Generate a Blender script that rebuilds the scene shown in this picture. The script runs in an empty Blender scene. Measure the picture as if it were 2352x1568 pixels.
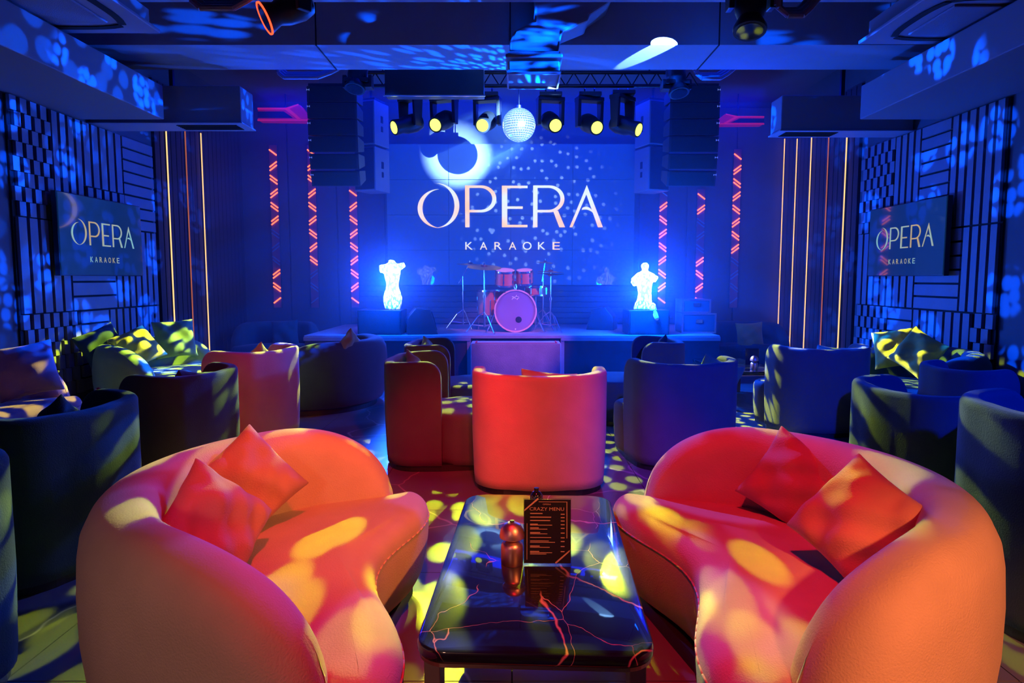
import bpy, math, random
from mathutils import Vector, Matrix, Euler
random.seed(7)
PI = math.pi
S = bpy.context.scene
COL = S.collection
# ---------------------------------------------------------------- camera
FPX = 1568.0; PITCH = math.atan(144 / 1568.0); CH = 1.42
cam_d = bpy.data.cameras.new('camera'); cam_d.sensor_width = 36.0; cam_d.lens = 36.0 * FPX / 2352.0
cam_d.clip_start = 0.02; cam_d.clip_end = 100
cam = bpy.data.objects.new('camera', cam_d); COL.objects.link(cam)
cam.location = (0, 0, CH); cam.rotation_euler = (PI / 2 - PITCH, 0, 0)
S.camera = cam
S.view_settings.view_transform = 'Standard'; S.view_settings.look = 'None'
S.view_settings.exposure = 0.0; S.view_settings.gamma = 1.0
S.view_settings.use_curve_mapping = False
cy = S.cycles
cy.max_bounces = 6; cy.diffuse_bounces = 1; cy.glossy_bounces = 4; cy.transmission_bounces = 6
cy.transparent_max_bounces = 8; cy.volume_bounces = 0; cy.caustics_reflective = False; cy.caustics_refractive = False
cy.use_denoising = True; cy.sample_clamp_indirect = 3.0; cy.sample_clamp_direct = 0
cy.use_adaptive_sampling = True; cy.adaptive_threshold = 0.02
wd = bpy.data.worlds.new('world'); S.world = wd; wd.use_nodes = True
wd.node_tree.nodes['Background'].inputs[0].default_value = (0.0, 0.0, 0.01, 1)
wd.node_tree.nodes['Background'].inputs[1].default_value = 0.2


def _dir(px, py):
    xc = (px - 1176) / FPX; yc = (784 - py) / FPX
    return xc, math.cos(PITCH) + yc * math.sin(PITCH), -math.sin(PITCH) + yc * math.cos(PITCH)


def atY(px, py, y):
    a, b, c = _dir(px, py); t = y / b
    return Vector((a * t, y, CH + c * t))


def atZ(px, py, z):
    a, b, c = _dir(px, py); t = (z - CH) / c
    return Vector((a * t, b * t, z))


# ---------------------------------------------------------------- lights
def look(o, target):
    d = Vector(target) - o.location
    o.rotation_euler = d.to_track_quat('-Z', 'Y').to_euler()


def gobo(ld, kind, scale, seed=0.0):
    ld.use_nodes = True
    nt = ld.node_tree; N = nt.nodes; L = nt.links
    em = [n for n in N if n.type == 'EMISSION'][0]
    tc = N.new('ShaderNodeTexCoord'); sp = N.new('ShaderNodeSeparateXYZ'); L.new(tc.outputs['Normal'], sp.inputs[0])
    dx = N.new('ShaderNodeMath'); dx.operation = 'DIVIDE'; L.new(sp.outputs[0], dx.inputs[0]); L.new(sp.outputs[2], dx.inputs[1])
    dy = N.new('ShaderNodeMath'); dy.operation = 'DIVIDE'; L.new(sp.outputs[1], dy.inputs[0]); L.new(sp.outputs[2], dy.inputs[1])
    cb = N.new('ShaderNodeCombineXYZ'); L.new(dx.outputs[0], cb.inputs[0]); L.new(dy.outputs[0], cb.inputs[1])
    cb.inputs[2].default_value = 0
    mp = N.new('ShaderNodeMapping'); L.new(cb.outputs[0], mp.inputs[0]); mp.inputs['Location'].default_value = (seed, seed * 1.7, 0)

    def vor(sc, rnd, lo, hi, off=0):
        v = N.new('ShaderNodeTexVoronoi'); v.voronoi_dimensions = '2D'; v.inputs['Scale'].default_value = sc
        v.inputs['Randomness'].default_value = rnd; L.new(mp.outputs[0], v.inputs['Vector'])
        m = N.new('ShaderNodeMapRange'); m.interpolation_type = 'SMOOTHSTEP'
        m.inputs[1].default_value = lo; m.inputs[2].default_value = hi; m.inputs[3].default_value = 1; m.inputs[4].default_value = 0
        L.new(v.outputs['Distance'], m.inputs[0]); return m.outputs[0]

    def mul(a, b):
        m = N.new('ShaderNodeMath'); m.operation = 'MULTIPLY'; L.new(a, m.inputs[0]); L.new(b, m.inputs[1]); return m.outputs[0]
    if kind == 'dots':
        out = vor(scale, 0.85, 0.27, 0.35)
    elif kind == 'spots':
        out = vor(scale, 0.9, 0.20, 0.26)
    elif kind == 'small':
        out = vor(scale, 0.9, 0.10, 0.19)
    else:                                   # clusters of petals
        out = mul(vor(scale, 0.9, 0.28, 0.36), vor(scale * 4.6, 0.55, 0.38, 0.52))
    L.new(out, em.inputs['Strength'])


def light(kind, loc, target, color, power, size=60, blend=0.5, radius=0.03, pattern=None, scale=6, seed=0.0, name='stage_light', sy=None):
    ld = bpy.data.lights.new(name, kind); ld.color = color; ld.energy = power
    if kind == 'SPOT':
        ld.spot_size = math.radians(size); ld.spot_blend = blend; ld.shadow_soft_size = radius
    elif kind == 'POINT':
        ld.shadow_soft_size = radius
    elif kind == 'AREA':
        ld.shape = 'RECTANGLE'; ld.size = size; ld.size_y = sy or size
    o = bpy.data.objects.new(name, ld); COL.objects.link(o); o.location = loc
    if target is not None: look(o, target)
    if pattern: gobo(ld, pattern, scale, seed)
    return o


BLUE = (0.0, 0.012, 1.0); SKYB = (0.0, 0.075, 1.0); YEL = (0.80, 1.0, 0.01); RED = (1.0, 0.012, 0.03)
# warm and red spots over the front tables (unseen, around the camera), plus two added fills
light('SPOT', (2.1, -0.5, 2.8), (-0.62, 2.95, 0.4), (1.0, 0.30, 0.07), 560, 20, 0.7, 0.08, name='orange_spot')
light('SPOT', (1.3, -1.2, 2.7), (1.40, 1.30, 0.45), (1.0, 0.27, 0.08), 640, 27, 0.6, 0.08, name='orange_spot')
light('SPOT', (-0.6, -1.2, 2.9), (0.12, 4.3, 0.4), (1.0, 0.10, 0.04), 420, 13, 0.6, 0.08, name='orange_spot')
light('SPOT', (0.0, 0.9, 3.7), (0.05, 2.95, 0.35), RED, 380, 50, 0.4, 0.10, name='red_wash')
light('SPOT', (1.2, -0.6, 3.4), (-1.5, 5.4, 0.4), RED, 420, 24, 0.7, 0.10, name='red_wash')
light('SPOT', (3.6, -1.2, 3.4), (2.1, 5.3, 0.4), (0.0, 0.02, 1.0), 4200, 34, 0.8, 0.1, name='blue_wash')  # added front fill, gives the right chair backs the haze's blue
light('SPOT', (-1.3, -1.4, 1.9), (-0.75, 1.6, 0.45), (1.0, 0.50, 0.34), 70, 32, 0.8, 0.2, name='warm_fill')  # added warm fill for the left sofa's outer back, no fixture there
# blue wash of the room; area lamps are added ambient fill
light('AREA', (0, 10.6, 4.15), (0, 10.2, 0), BLUE, 130, 7.5, sy=0.8, name='blue_wash')
light('AREA', (0, 8.0, 4.2), (0, 7.6, 0), BLUE, 60, 7.0, sy=0.5, name='blue_wash')
light('SPOT', (-2.6, 8.3, 3.0), (-1.6, 6.0, 3.7), BLUE, 34, 100, 0.8, 0.1, name='blue_wash')  # this pair is added to brighten the cross beam's underside
light('SPOT', (2.6, 8.3, 3.0), (1.8, 6.0, 3.7), BLUE, 50, 100, 0.8, 0.1, name='blue_wash')
light('POINT', (1.85, 6.2, 3.45), None, SKYB, 5, radius=0.05, name='blue_wash')
light('SPOT', (0.6, 4.2, 2.95), (-4.4, 7.2, 1.5), BLUE, 80, 52, 0.7, 0.1, name='blue_wash')
light('SPOT', (-0.6, 4.2, 2.95), (4.4, 7.2, 1.5), BLUE, 80, 52, 0.7, 0.1, name='blue_wash')
# lamps added just in front of the glowing torsos to carry their glow
light('POINT', (-1.66, 9.05, 1.4), None, SKYB, 330, radius=0.12, name='torso_lamp')
light('POINT', (1.80, 9.05, 1.35), None, SKYB, 600, radius=0.12, name='torso_lamp')
# six yellow moving heads with dotted gobos
HEADS = [(905, 293, -2.9, 5.6), (1000, 287, -3.2, 7.2), (1108, 288, -0.75, 4.6), (1276, 288, 1.0, 4.8), (1371, 293, 3.0, 6.6), (1467, 298, 1.6, 2.6)]
TR_Y = 8.6
for i, (px, py, tx, ty) in enumerate(HEADS):
    p = atY(px, py, TR_Y); t = Vector((tx, ty, 0.4)); d = (t - p).normalized()
    light('SPOT', p + d * 0.06, t, YEL, (2200, 4200, 2300, 2000, 3800, 1400)[i], (34, 34, 36, 34, 34, 26)[i], 0.15, 0.012, 'spots' if i == 5 else 'dots', (28, 28, 28, 28, 28, 20)[i], 1.3 * i, name='yellow_beam')
light('SPOT', atY(1000, 287, TR_Y) + Vector((0, -.07, -.03)), (-0.7, 2.5, 0.5), YEL, 1500, 24, 0.15, 0.012, 'spots', 20, 9.1, name='yellow_beam')
# blue petal gobos on the side walls, purple beam on the drums
light('SPOT', (2.3, 5.6, 3.4), (-4.5, 7.5, 1.9), SKYB, 12000, 40, 0.2, 0.012, 'petal', 12, 2.2, name='blue_petals')
light('SPOT', (-2.3, 5.6, 3.4), (4.5, 7.5, 1.9), SKYB, 12000, 42, 0.2, 0.012, 'petal', 10, 5.2, name='blue_petals')
light('SPOT', (1.0, 6.0, 3.3), (0.05, 9.2, 0.60), (0.85, 0.22, 1.0), 430, 22, 0.7, 0.05, name='purple_spot')
light('SPOT', (0.7, 7.2, 3.3), (0.0, 9.8, 1.2), (1.0, 0.25, 0.5), 420, 24, 0.6, 0.05, name='pink_spot')
light('SPOT', (0.4, -0.6, 3.4), (-0.5, 4.75, 0.1), RED, 620, 13, 0.6, 0.06, name='red_wash')
light('SPOT', (0.3, 7.9, 3.0), (-2.0, 5.6, 3.8), SKYB, 1500, 100, 0.3, 0.01, 'dots', 14, 3.0, name='blue_petals')  # dotted lamp added to brighten the ceiling beams from below
# pin spot on the mirror ball: its round shadow falls on the video wall
BALL = atY(1192, 287, 8.2)
light('SPOT', (1.62, 3.2, 2.87), BALL, (0.2, 0.48, 1.0), 90000, 8.0, 0.8, 0.006, name='pin_spot')
light('SPOT', BALL + Vector((0, -.3, .12)), BALL + Vector((0.15, -.6, 1.5)), (.1, .35, 1), 3000, 110, 0.1, 0.004, 'small', 11, 1.0, name='ball_sparkle')
light('SPOT', BALL + Vector((0.1, .25, -.1)), BALL + Vector((0.3, 3.0, -0.6)), (.3, .6, 1), 1100, 52, 0.5, 0.004, 'small', 16, 4.0, name='ball_sparkle')
# hard beam grazing the cross beam
light('SPOT', (2.05, 5.2, 3.45), (1.24, 7.05, 3.655), (.25, .55, 1.0), 11000, 4.4, 0.03, 0.004, name='grazing_spot').scale = (1.9, 1, 1)
# bits of blue skimming the front furniture
light('SPOT', (1.6, 6.4, 3.4), (-0.9, 2.3, 0.6), (0.10, 0.13, 1.0), 420, 40, 0.4, 0.02, 'dots', 9, 0.6, name='violet_spot')
light('SPOT', (-1.2, 6.4, 3.4), (1.3, 2.4, 0.6), (0.10, 0.13, 1.0), 500, 40, 0.4, 0.02, 'dots', 8, 3.6, name='violet_spot')


# ---------------------------------------------------------------- materials
MATS = {}


def mat(name, color=(.5, .5, .5), rough=.6, metal=0., coat=0., emit=None, est=1., bump=0., bscale=60, var=0., spec=.5, sheen=0., trans=0., alpha=1., stretch=None):
    if name in MATS: return MATS[name]
    m = bpy.data.materials.new(name); m.use_nodes = True; nt = m.node_tree; N = nt.nodes; L = nt.links
    b = N['Principled BSDF']
    b.inputs['Base Color'].default_value = (*color, 1); b.inputs['Roughness'].default_value = rough
    b.inputs['Metallic'].default_value = metal; b.inputs['Coat Weight'].default_value = coat
    b.inputs['Coat Roughness'].default_value = .03; b.inputs['Specular IOR Level'].default_value = spec
    b.inputs['Sheen Weight'].default_value = sheen; b.inputs['Transmission Weight'].default_value = trans
    b.inputs['Alpha'].default_value = alpha
    if emit: b.inputs['Emission Color'].default_value = (*emit, 1); b.inputs['Emission Strength'].default_value = est
    if bump or var:
        tc = N.new('ShaderNodeTexCoord'); mp = N.new('ShaderNodeMapping'); L.new(tc.outputs['Object'], mp.inputs[0])
        if stretch: mp.inputs['Scale'].default_value = stretch
        no = N.new('ShaderNodeTexNoise'); no.inputs['Scale'].default_value = bscale; no.inputs['Detail'].default_value = 4
        L.new(mp.outputs[0], no.inputs['Vector'])
        if bump:
            bp = N.new('ShaderNodeBump'); bp.inputs['Strength'].default_value = bump; bp.inputs['Distance'].default_value = .01
            L.new(no.outputs['Fac'], bp.inputs['Height']); L.new(bp.outputs[0], b.inputs['Normal'])
        if var:
            n2 = N.new('ShaderNodeTexNoise'); n2.inputs['Scale'].default_value = 5; n2.inputs['Detail'].default_value = 6
            L.new(mp.outputs[0], n2.inputs['Vector'])
            mx = N.new('ShaderNodeMix'); mx.data_type = 'RGBA'
            mx.inputs[6].default_value = (*[c * (1 - var) for c in color], 1); mx.inputs[7].default_value = (*[min(1, c * (1 + var)) for c in color], 1)
            L.new(n2.outputs['Fac'], mx.inputs[0]); L.new(mx.outputs[2], b.inputs['Base Color'])
    MATS[name] = m
    return m


def velvet(name, color):
    return mat(name, color, .85, sheen=.15, bump=.3, bscale=170, var=.18, spec=.25)


def emis(name, color, st):
    if name in MATS: return MATS[name]
    m = bpy.data.materials.new(name); m.use_nodes = True; N = m.node_tree.nodes; N.clear()
    e = N.new('ShaderNodeEmission'); e.inputs[0].default_value = (*color, 1); e.inputs[1].default_value = st
    o = N.new('ShaderNodeOutputMaterial'); m.node_tree.links.new(e.outputs[0], o.inputs[0]); MATS[name] = m
    return m


BEIGE = velvet('beige_velvet', (.74, .52, .42))
BEIGE_C = velvet('beige_velvet_cushion', (.62, .30, .27))
TEAL = velvet('dark_teal_velvet', (.035, .07, .085))
SLATE = velvet('slate_velvet', (.12, .11, .14))
GREEN = velvet('green_velvet', (.22, .32, .16))
MUST = velvet('mustard_velvet', (.75, .6, .12))
PLUM = velvet('plum_velvet', (.45, .2, .3))
BLACK = mat('black_plastic', (.015, .015, .018), .45, bump=.05)
DARKM = mat('dark_metal', (.03, .03, .035), .35, metal=.6)
CHROME = mat('chrome', (.8, .8, .82), .18, metal=1)
PAINT = mat('dark_wall_paint', (.10, .10, .12), .75, bump=.1, bscale=40, var=.12)
CEILM = mat('ceiling_paint', (.12, .12, .14), .8, bump=.1, bscale=30)
BEAMM = mat('beam_paint', (.30, .31, .34), .75, bump=.12, bscale=25, var=.08)
DUCTM = mat('duct_sheet', (.22, .22, .25), .6, bump=.1, bscale=8)
SLATM = mat('relief_board', (.20, .20, .24), .6, bump=.12, bscale=30, var=.12)
RECESS = mat('recess_black', (.008, .008, .01), .9)
FLUTE = mat('fluted_panel', (.03, .03, .04), .6, bump=.1)
GOLD = emis('gold_strip', (1.0, .55, .22), 1.6)
GOLDD = emis('gold_strip_dim', (.42, .11, .05), 1.0)
STAGEM = mat('stage_ply', (.34, .30, .33), .6, bump=.15, bscale=20, var=.25)
STAGEB = mat('stage_fascia', (.05, .05, .07), .7, bump=.1)
CARPET = mat('grey_carpet', (.42, .38, .42), .95, bump=.5, bscale=120, var=.3)


# ---------------------------------------------------------------- mesh helpers
class MB:
    def __init__(s): s.v = []; s.f = []

    def add(s, vs, fs):
        n = len(s.v); s.v += [tuple(v) for v in vs]; s.f += [tuple(i + n for i in f) for f in fs]; return s

    def box(s, c, d, rz=0, M=None):
        x, y, z = (q / 2 for q in d)
        R = M or Matrix.Rotation(rz, 3, 'Z')
        vs = [Vector(c) + R @ Vector(p) for p in ((-x, -y, -z), (x, -y, -z), (x, y, -z), (-x, y, -z), (-x, -y, z), (x, -y, z), (x, y, z), (-x, y, z))]
        return s.add(vs, [(3, 2, 1, 0), (4, 5, 6, 7), (0, 1, 5, 4), (1, 2, 6, 5), (2, 3, 7, 6), (3, 0, 4, 7)])

    def cyl(s, a, b, r0, r1=None, n=12, cap=True):
        a = Vector(a); b = Vector(b); r1 = r0 if r1 is None else r1
        q = (b - a).to_track_quat('Z', 'Y'); vs = []
        for p, r in ((a, r0), (b, r1)):
            for i in range(n):
                t = 2 * PI * i / n; vs.append(p + q @ Vector((r * math.cos(t), r * math.sin(t), 0)))
        fs = [(i, (i + 1) % n, n + (i + 1) % n, n + i) for i in range(n)]
        if cap: fs += [tuple(range(n - 1, -1, -1)), tuple(range(n, 2 * n))]
        return s.add(vs, fs)

    def tube(s, pts, r, n=8):
        for a, b in zip(pts, pts[1:]): s.cyl(a, b, r, n=n)
        return s

    def lathe(s, prof, c=(0, 0, 0), n=24, q=None, sx=1, sy=1, ring=False):
        if ring: prof = list(prof) + [prof[0]]
        c = Vector(c); vs = []
        for r, z in prof:
            for i in range(n):
                t = 2 * PI * i / n; p = Vector((r * sx * math.cos(t), r * sy * math.sin(t), z))
                vs.append(c + (q @ p if q else p))
        fs = []
        for k in range(len(prof) - 1):
            for i in range(n):
                j = (i + 1) % n; fs.append((k * n + i, k * n + j, (k + 1) * n + j, (k + 1) * n + i))
        if not ring: fs.append(tuple(range(n - 1, -1, -1))); m = (len(prof) - 1) * n; fs.append(tuple(range(m, m + n)))
        return s.add(vs, fs)

    def loft(s, rings, closed=True, cap=True):
        n = len(rings[0]); vs = [p for r in rings for p in r]; fs = []
        for k in range(len(rings) - 1):
            for i in range(n if closed else n - 1):
                j = (i + 1) % n; fs.append((k * n + i, k * n + j, (k + 1) * n + j, (k + 1) * n + i))
        if cap: fs.append(tuple(range(n - 1, -1, -1))); m = (len(rings) - 1) * n; fs.append(tuple(range(m, m + n)))
        return s.add(vs, fs)

    def prism(s, poly, y0, y1):                # poly in x,z extruded along y
        n = len(poly); vs = [(x, y0, z) for x, z in poly] + [(x, y1, z) for x, z in poly]
        fs = [(i, (i + 1) % n, n + (i + 1) % n, n + i) for i in range(n)] + [tuple(range(n - 1, -1, -1)), tuple(range(n, 2 * n))]
        return s.add(vs, fs)

    def build(s, name, m, parent=None, smooth=False, bevel=0, sub=0, loc=None):
        me = bpy.data.meshes.new(name); me.from_pydata(s.v, [], s.f); me.update()
        import bmesh
        bm = bmesh.new(); bm.from_mesh(me); bmesh.ops.recalc_face_normals(bm, faces=bm.faces); bm.to_mesh(me); bm.free()
        me.materials.append(m)
        o = bpy.data.objects.new(name, me); COL.objects.link(o)
        if parent: o.parent = parent
        if loc: o.location = loc
        if smooth:
            me.polygons.foreach_set('use_smooth', [True] * len(me.polygons))
            if smooth == 'a':
                me.set_sharp_from_angle(angle=math.radians(40))
        if bevel:
            b = o.modifiers.new('bevel', 'BEVEL'); b.width = bevel; b.segments = 2; b.limit_method = 'ANGLE'
        if sub:
            q = o.modifiers.new('sub', 'SUBSURF'); q.levels = sub; q.render_levels = sub
        return o


def tag(o, label, cat, group=None, kind=None):
    if kind: o['kind'] = kind
    if kind != 'structure':
        o['label'] = label; o['category'] = cat
    if group: o['group'] = group
    return o


def thing(name, label, cat, loc=(0, 0, 0), rz=0, group=None):
    o = bpy.data.objects.new(name, None); COL.objects.link(o); o.location = loc; o.rotation_euler = (0, 0, rz)
    o.empty_display_size = .1
    return tag(o, label, cat, group)


def struct(o):
    o['kind'] = 'structure'; return o


def copy_tree(o, parent=None):
    c = o.copy(); COL.objects.link(c)
    if parent: c.parent = parent
    for ch in list(o.children): copy_tree(ch, c)
    return c


# ---------------------------------------------------------------- room shell
W = 4.5; Y0 = -2.2; Y1 = 11.5; ZC = 4.3


def floor_mat():
    m = bpy.data.materials.new('floor_tile'); m.use_nodes = True; nt = m.node_tree; N = nt.nodes; L = nt.links
    b = N['Principled BSDF']; b.inputs['Roughness'].default_value = .28; b.inputs['Coat Weight'].default_value = .3
    tc = N.new('ShaderNodeTexCoord'); g = N.new('ShaderNodeNewGeometry')
    no = N.new('ShaderNodeTexNoise'); no.inputs['Scale'].default_value = 1.4; no.inputs['Detail'].default_value = 3
    ad = N.new('ShaderNodeVectorMath'); ad.operation = 'MULTIPLY_ADD'; ad.inputs[1].default_value = (.5, .5, .5)
    L.new(g.outputs['Position'], no.inputs['Vector']); L.new(no.outputs['Color'], ad.inputs[0]); L.new(g.outputs['Position'], ad.inputs[2])
    v = N.new('ShaderNodeTexVoronoi'); v.feature = 'DISTANCE_TO_EDGE'; v.inputs['Scale'].default_value = .75; L.new(ad.outputs[0], v.inputs['Vector'])
    r = N.new('ShaderNodeMapRange'); r.inputs[1].default_value = .0; r.inputs[2].default_value = .008; r.inputs[3].default_value = 1; r.inputs[4].default_value = 0
    L.new(v.outputs['Distance'], r.inputs[0])
    mx = N.new('ShaderNodeMix'); mx.data_type = 'RGBA'; mx.inputs[6].default_value = (.2, .19, .2, 1); mx.inputs[7].default_value = (.6, .55, .55, 1)
    L.new(r.outputs[0], mx.inputs[0]); L.new(mx.outputs[2], b.inputs['Base Color'])
    return m


FLOORM = floor_mat(); GROUT = mat('floor_grout', (.03, .03, .03), .8)
fl = struct(MB().box((0, (Y0 + Y1) / 2, -.06), (2 * W + .3, Y1 - Y0 + .3, .1)).build('floor', GROUT))
TS = .9
tile0 = None
nx = int(2 * W / TS); ny = int(math.ceil((Y1 - Y0) / TS))
for i in range(nx):
    for j in range(ny):
        x = -W + (i + .5) * TS; y = Y0 + (j + .5) * TS
        if y + TS / 2 > Y1: continue
        if tile0 is None:
            t = MB().box((0, 0, -.006), (TS - .005, TS - .005, .012)).build('tile', FLOORM, fl, bevel=0); tile0 = t
        else:
            t = tile0.copy(); COL.objects.link(t)
        t.location = (x, y, 0)
struct(MB().box((0, (Y0 + Y1) / 2, ZC + .06), (2 * W + .3, Y1 - Y0 + .3, .12)).build('ceiling', CEILM))
struct(MB().box((-W - .06, (Y0 + Y1) / 2, ZC / 2), (.12, Y1 - Y0 + .24, ZC)).build('wall_left', PAINT))
struct(MB().box((W + .06, (Y0 + Y1) / 2, ZC / 2), (.12, Y1 - Y0 + .24, ZC)).build('wall_right', PAINT))
struct(MB().box((0, Y1 + .06, ZC / 2), (2 * W, .12, ZC)).build('wall_back', PAINT))
struct(MB().box((0, Y0 - .06, ZC / 2), (2 * W, .12, ZC)).build('wall_front', PAINT))
# cross beams and side soffits
b1 = struct(MB().box((0, 7.0, 3.95), (2 * W, .76, .70)).build('ceiling_beam', BEAMM))
b2 = struct(MB().box((0, 5.48, 3.97), (2 * W, .5, .66)).build('ceiling_beam', BEAMM))
for pxa in (1172, 735, 1642):
    p = atZ(pxa, 130, 3.598); MB().box((p.x * .97, 7.0, 3.597), (.012, .76, .008)).build('panel_joint', RECESS, b1)
    MB().box((p.x * .97, 6.617, 3.95), (.012, .008, .70)).build('panel_joint', RECESS, b1)
for s in (-1, 1):
    struct(MB().box((s * 4.05, 2.5, 3.23), (.9, 9.5, .34)).build('soffit_beam', DUCTM, bevel=.01))

# relief panels on the side walls
SL = {}


def slat(d, parent, loc):
    k = tuple(round(q, 3) for q in d)
    if k not in SL:
        SL[k] = MB().box((0, 0, 0), d).build('slat', SLATM, parent); o = SL[k]
    else:
        o = SL[k].copy(); COL.objects.link(o); o.parent = parent
    o.location = loc; return o


def relief(s, name, y0, y1):
    z0, z1 = .25, 3.05
    r = struct(MB().box((0, 0, 0), (.02, y1 - y0, z1 - z0)).build(name, RECESS))
    r.location = (s * (W - .012), (y0 + y1) / 2, (z0 + z1) / 2)
    H = z1 - z0; D = y1 - y0; rnd = random.Random(3 if s < 0 else 4)
    X = -s * .03
    # patches in (u along y 0..1, v height 0..1): kind
    P = [(0, .22, .62, 1.0, 'c'), (.22, .42, .70, 1.0, 'v'), (.42, .72, .76, 1.0, 'v'), (.72, 1, .62, 1.0, 'h'),
         (0, .3, .30, .62, 'v'), (.3, .62, .30, .62, 'h'), (.22, .42, .62, .70, 'h'), (.42, .72, .62, .76, 'c'), (.62, 1, .30, .62, 'v'),
         (0, .34, .0, .30, 'c'), (.34, .55, 0, .30, 'h'), (.55, 1, .0, .30, 'v')]
    if s > 0: P = [(a, b, c, d, k) for a, b, c, d, k in [(0, .3, .6, 1, 'v'), (.3, .5, .72, 1, 'h'), (.5, .7, .6, 1, 'v'), (.7, 1, .62, 1, 'c'),
                                                         (.3, .5, .6, .72, 'c'), (0, .2, .3, .6, 'v'), (.2, .5, .3, .6, 'h'), (.5, 1, .3, .62, 'v'),
                                                         (0, .12, 0, .3, 'c'), (.12, .5, 0, .3, 'v'), (.5, .7, 0, .3, 'h'), (.7, 1, 0, .3, 'c')]]
    for a, b, c, d, k in P:
        ya = -D / 2 + a * D; yb = -D / 2 + b * D; za = -H / 2 + c * H; zb = -H / 2 + d * H
        if k == 'v':
            n = max(2, round((yb - ya) / .135)); w = (yb - ya) / n
            for i in range(n):
                slat((.03, w - .042, zb - za - .02), r, (X, ya + (i + .5) * w, (za + zb) / 2))
        elif k == 'h':
            n = max(2, round((zb - za) / .14)); w = (zb - za) / n
            for i in range(n):
                slat((.03, yb - ya - .02, w - .022), r, (X, (ya + yb) / 2, za + (i + .5) * w))
        else:
            m = max(2, round((yb - ya) / .14)); n = max(2, round((zb - za) / .13)); w = (yb - ya) / m; h = (zb - za) / n
            for j in range(n):
                slat((.02, yb - ya - .02, h * .98), r, (X + s * .012, (ya + yb) / 2, za + (j + .5) * h)) if False else None
                for i in range(m):
                    slat((.03, w * .62, h * .96), r, (X, ya + (i + (.32 if j % 2 else .68)) * w, za + (j + .5) * h))
    for sl in list(r.children):
        sl.location.x += 0
    return r


relief(-1, 'wall_left_relief', 6.2, 8.62)
relief(1, 'wall_right_relief', 6.3, 8.85)
# fluted panels with gold light lines
FL = None
for s in (-1, 1):
    yA = 8.7 if s < 0 else 8.95
    for k in range(20):
        yy = yA + .07 + k * .14
        if yy > Y1 - .05: break
        o = struct(MB().box((0, 0, 0), (.04, .12, 3.9)).build('wall_trim', FLUTE)) if FL is None else FL.copy()
        if FL is None: FL = o
        else: COL.objects.link(o)
        o.location = (s * (W - .02), yy, 1.95)
gl = [(-1, 8.98, 3.40, GOLD), (-1, 9.50, 3.45, GOLDD), (-1, 9.98, 3.5, GOLD), (1, 11.38, 3.7, GOLD), (1, 10.88, 3.6, GOLD), (1, 10.36, 3.6, GOLD), (1, 9.80, 3.5, GOLDD), (1, 9.27, 3.45, GOLD)]
gn = {(-1, 0): 'nearest to the left screen', (-1, 1): 'dim middle line beside the left screen', (-1, 2): 'farthest from the left screen'}
LBL = ['bright gold vertical light line, nearest to the left wall screen', 'dim copper vertical light line between two gold ones, left wall',
       'bright gold vertical light line on left wall, next to the stage side', 'gold vertical light line on right wall, first from the stage',
       'gold vertical light line on right wall, second from the stage', 'gold vertical light line on right wall, third from the stage',
       'dim copper vertical light line on the right wall', 'gold vertical light line closest to the right wall screen']
for (s, y, zt, m), lb in zip(gl, LBL):
    t = thing('light_line', lb, 'light', (s * (W - .045), y, .3), 0, 'vertical light lines on the side walls')
    MB().box((0, 0, (zt - .3) / 2), (.012, .035, zt - .3)).build('profile', DARKM, t)
    MB().box((-s * .010, 0, (zt - .3) / 2), (.012, .016, zt - .32)).build('light_strip', m, t)

# back wall panelling under and around the video wall
for j in range(8):
    struct(MB().box((0, Y1 - .03, .72 + j * .09), (5.4, .04, .082)).build('wall_plank', PAINT, bevel=.006))
for s in (-1, 1):
    for k in range(3):
        struct(MB().box((s * (2.5 + k * .8), Y1 - .02, 2.2), (.78, .03, 4.0)).build('wall_panel', PAINT, bevel=.006))

# ---------------------------------------------------------------- haze
hz = bpy.data.materials.new('stage_haze'); hz.use_nodes = True; N = hz.node_tree.nodes; N.clear()
vs = N.new('ShaderNodeVolumeScatter'); vs.inputs['Density'].default_value = .17; vs.inputs['Anisotropy'].default_value = .3
vs.inputs['Color'].default_value = (.4, .62, 1, 1)  # blue of the stage light put into the haze colour
oo = N.new('ShaderNodeOutputMaterial'); hz.node_tree.links.new(vs.outputs[0], oo.inputs['Volume'])
h = MB().box((0, 10.05, 2.15), (8.9, 2.6, 4.2)).build('haze', hz)
tag(h, 'stage haze tinted with the blue light, hanging around the drums and screen', 'haze', kind='stuff')


# ---------------------------------------------------------------- letters
def strip(mb, A, B, f):
    n = len(A); mb.add([f(p) for p in A] + [f(p) for p in B], [(i, i + 1, n + i + 1, n + i) for i in range(n - 1)])


def arc(cx, cyy, rx, ry, a0, a1, n=28):
    return [(cx + rx * math.cos(math.radians(a0 + (a1 - a0) * i / (n - 1))), cyy - ry * math.sin(math.radians(a0 + (a1 - a0) * i / (n - 1)))) for i in range(n)]


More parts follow.
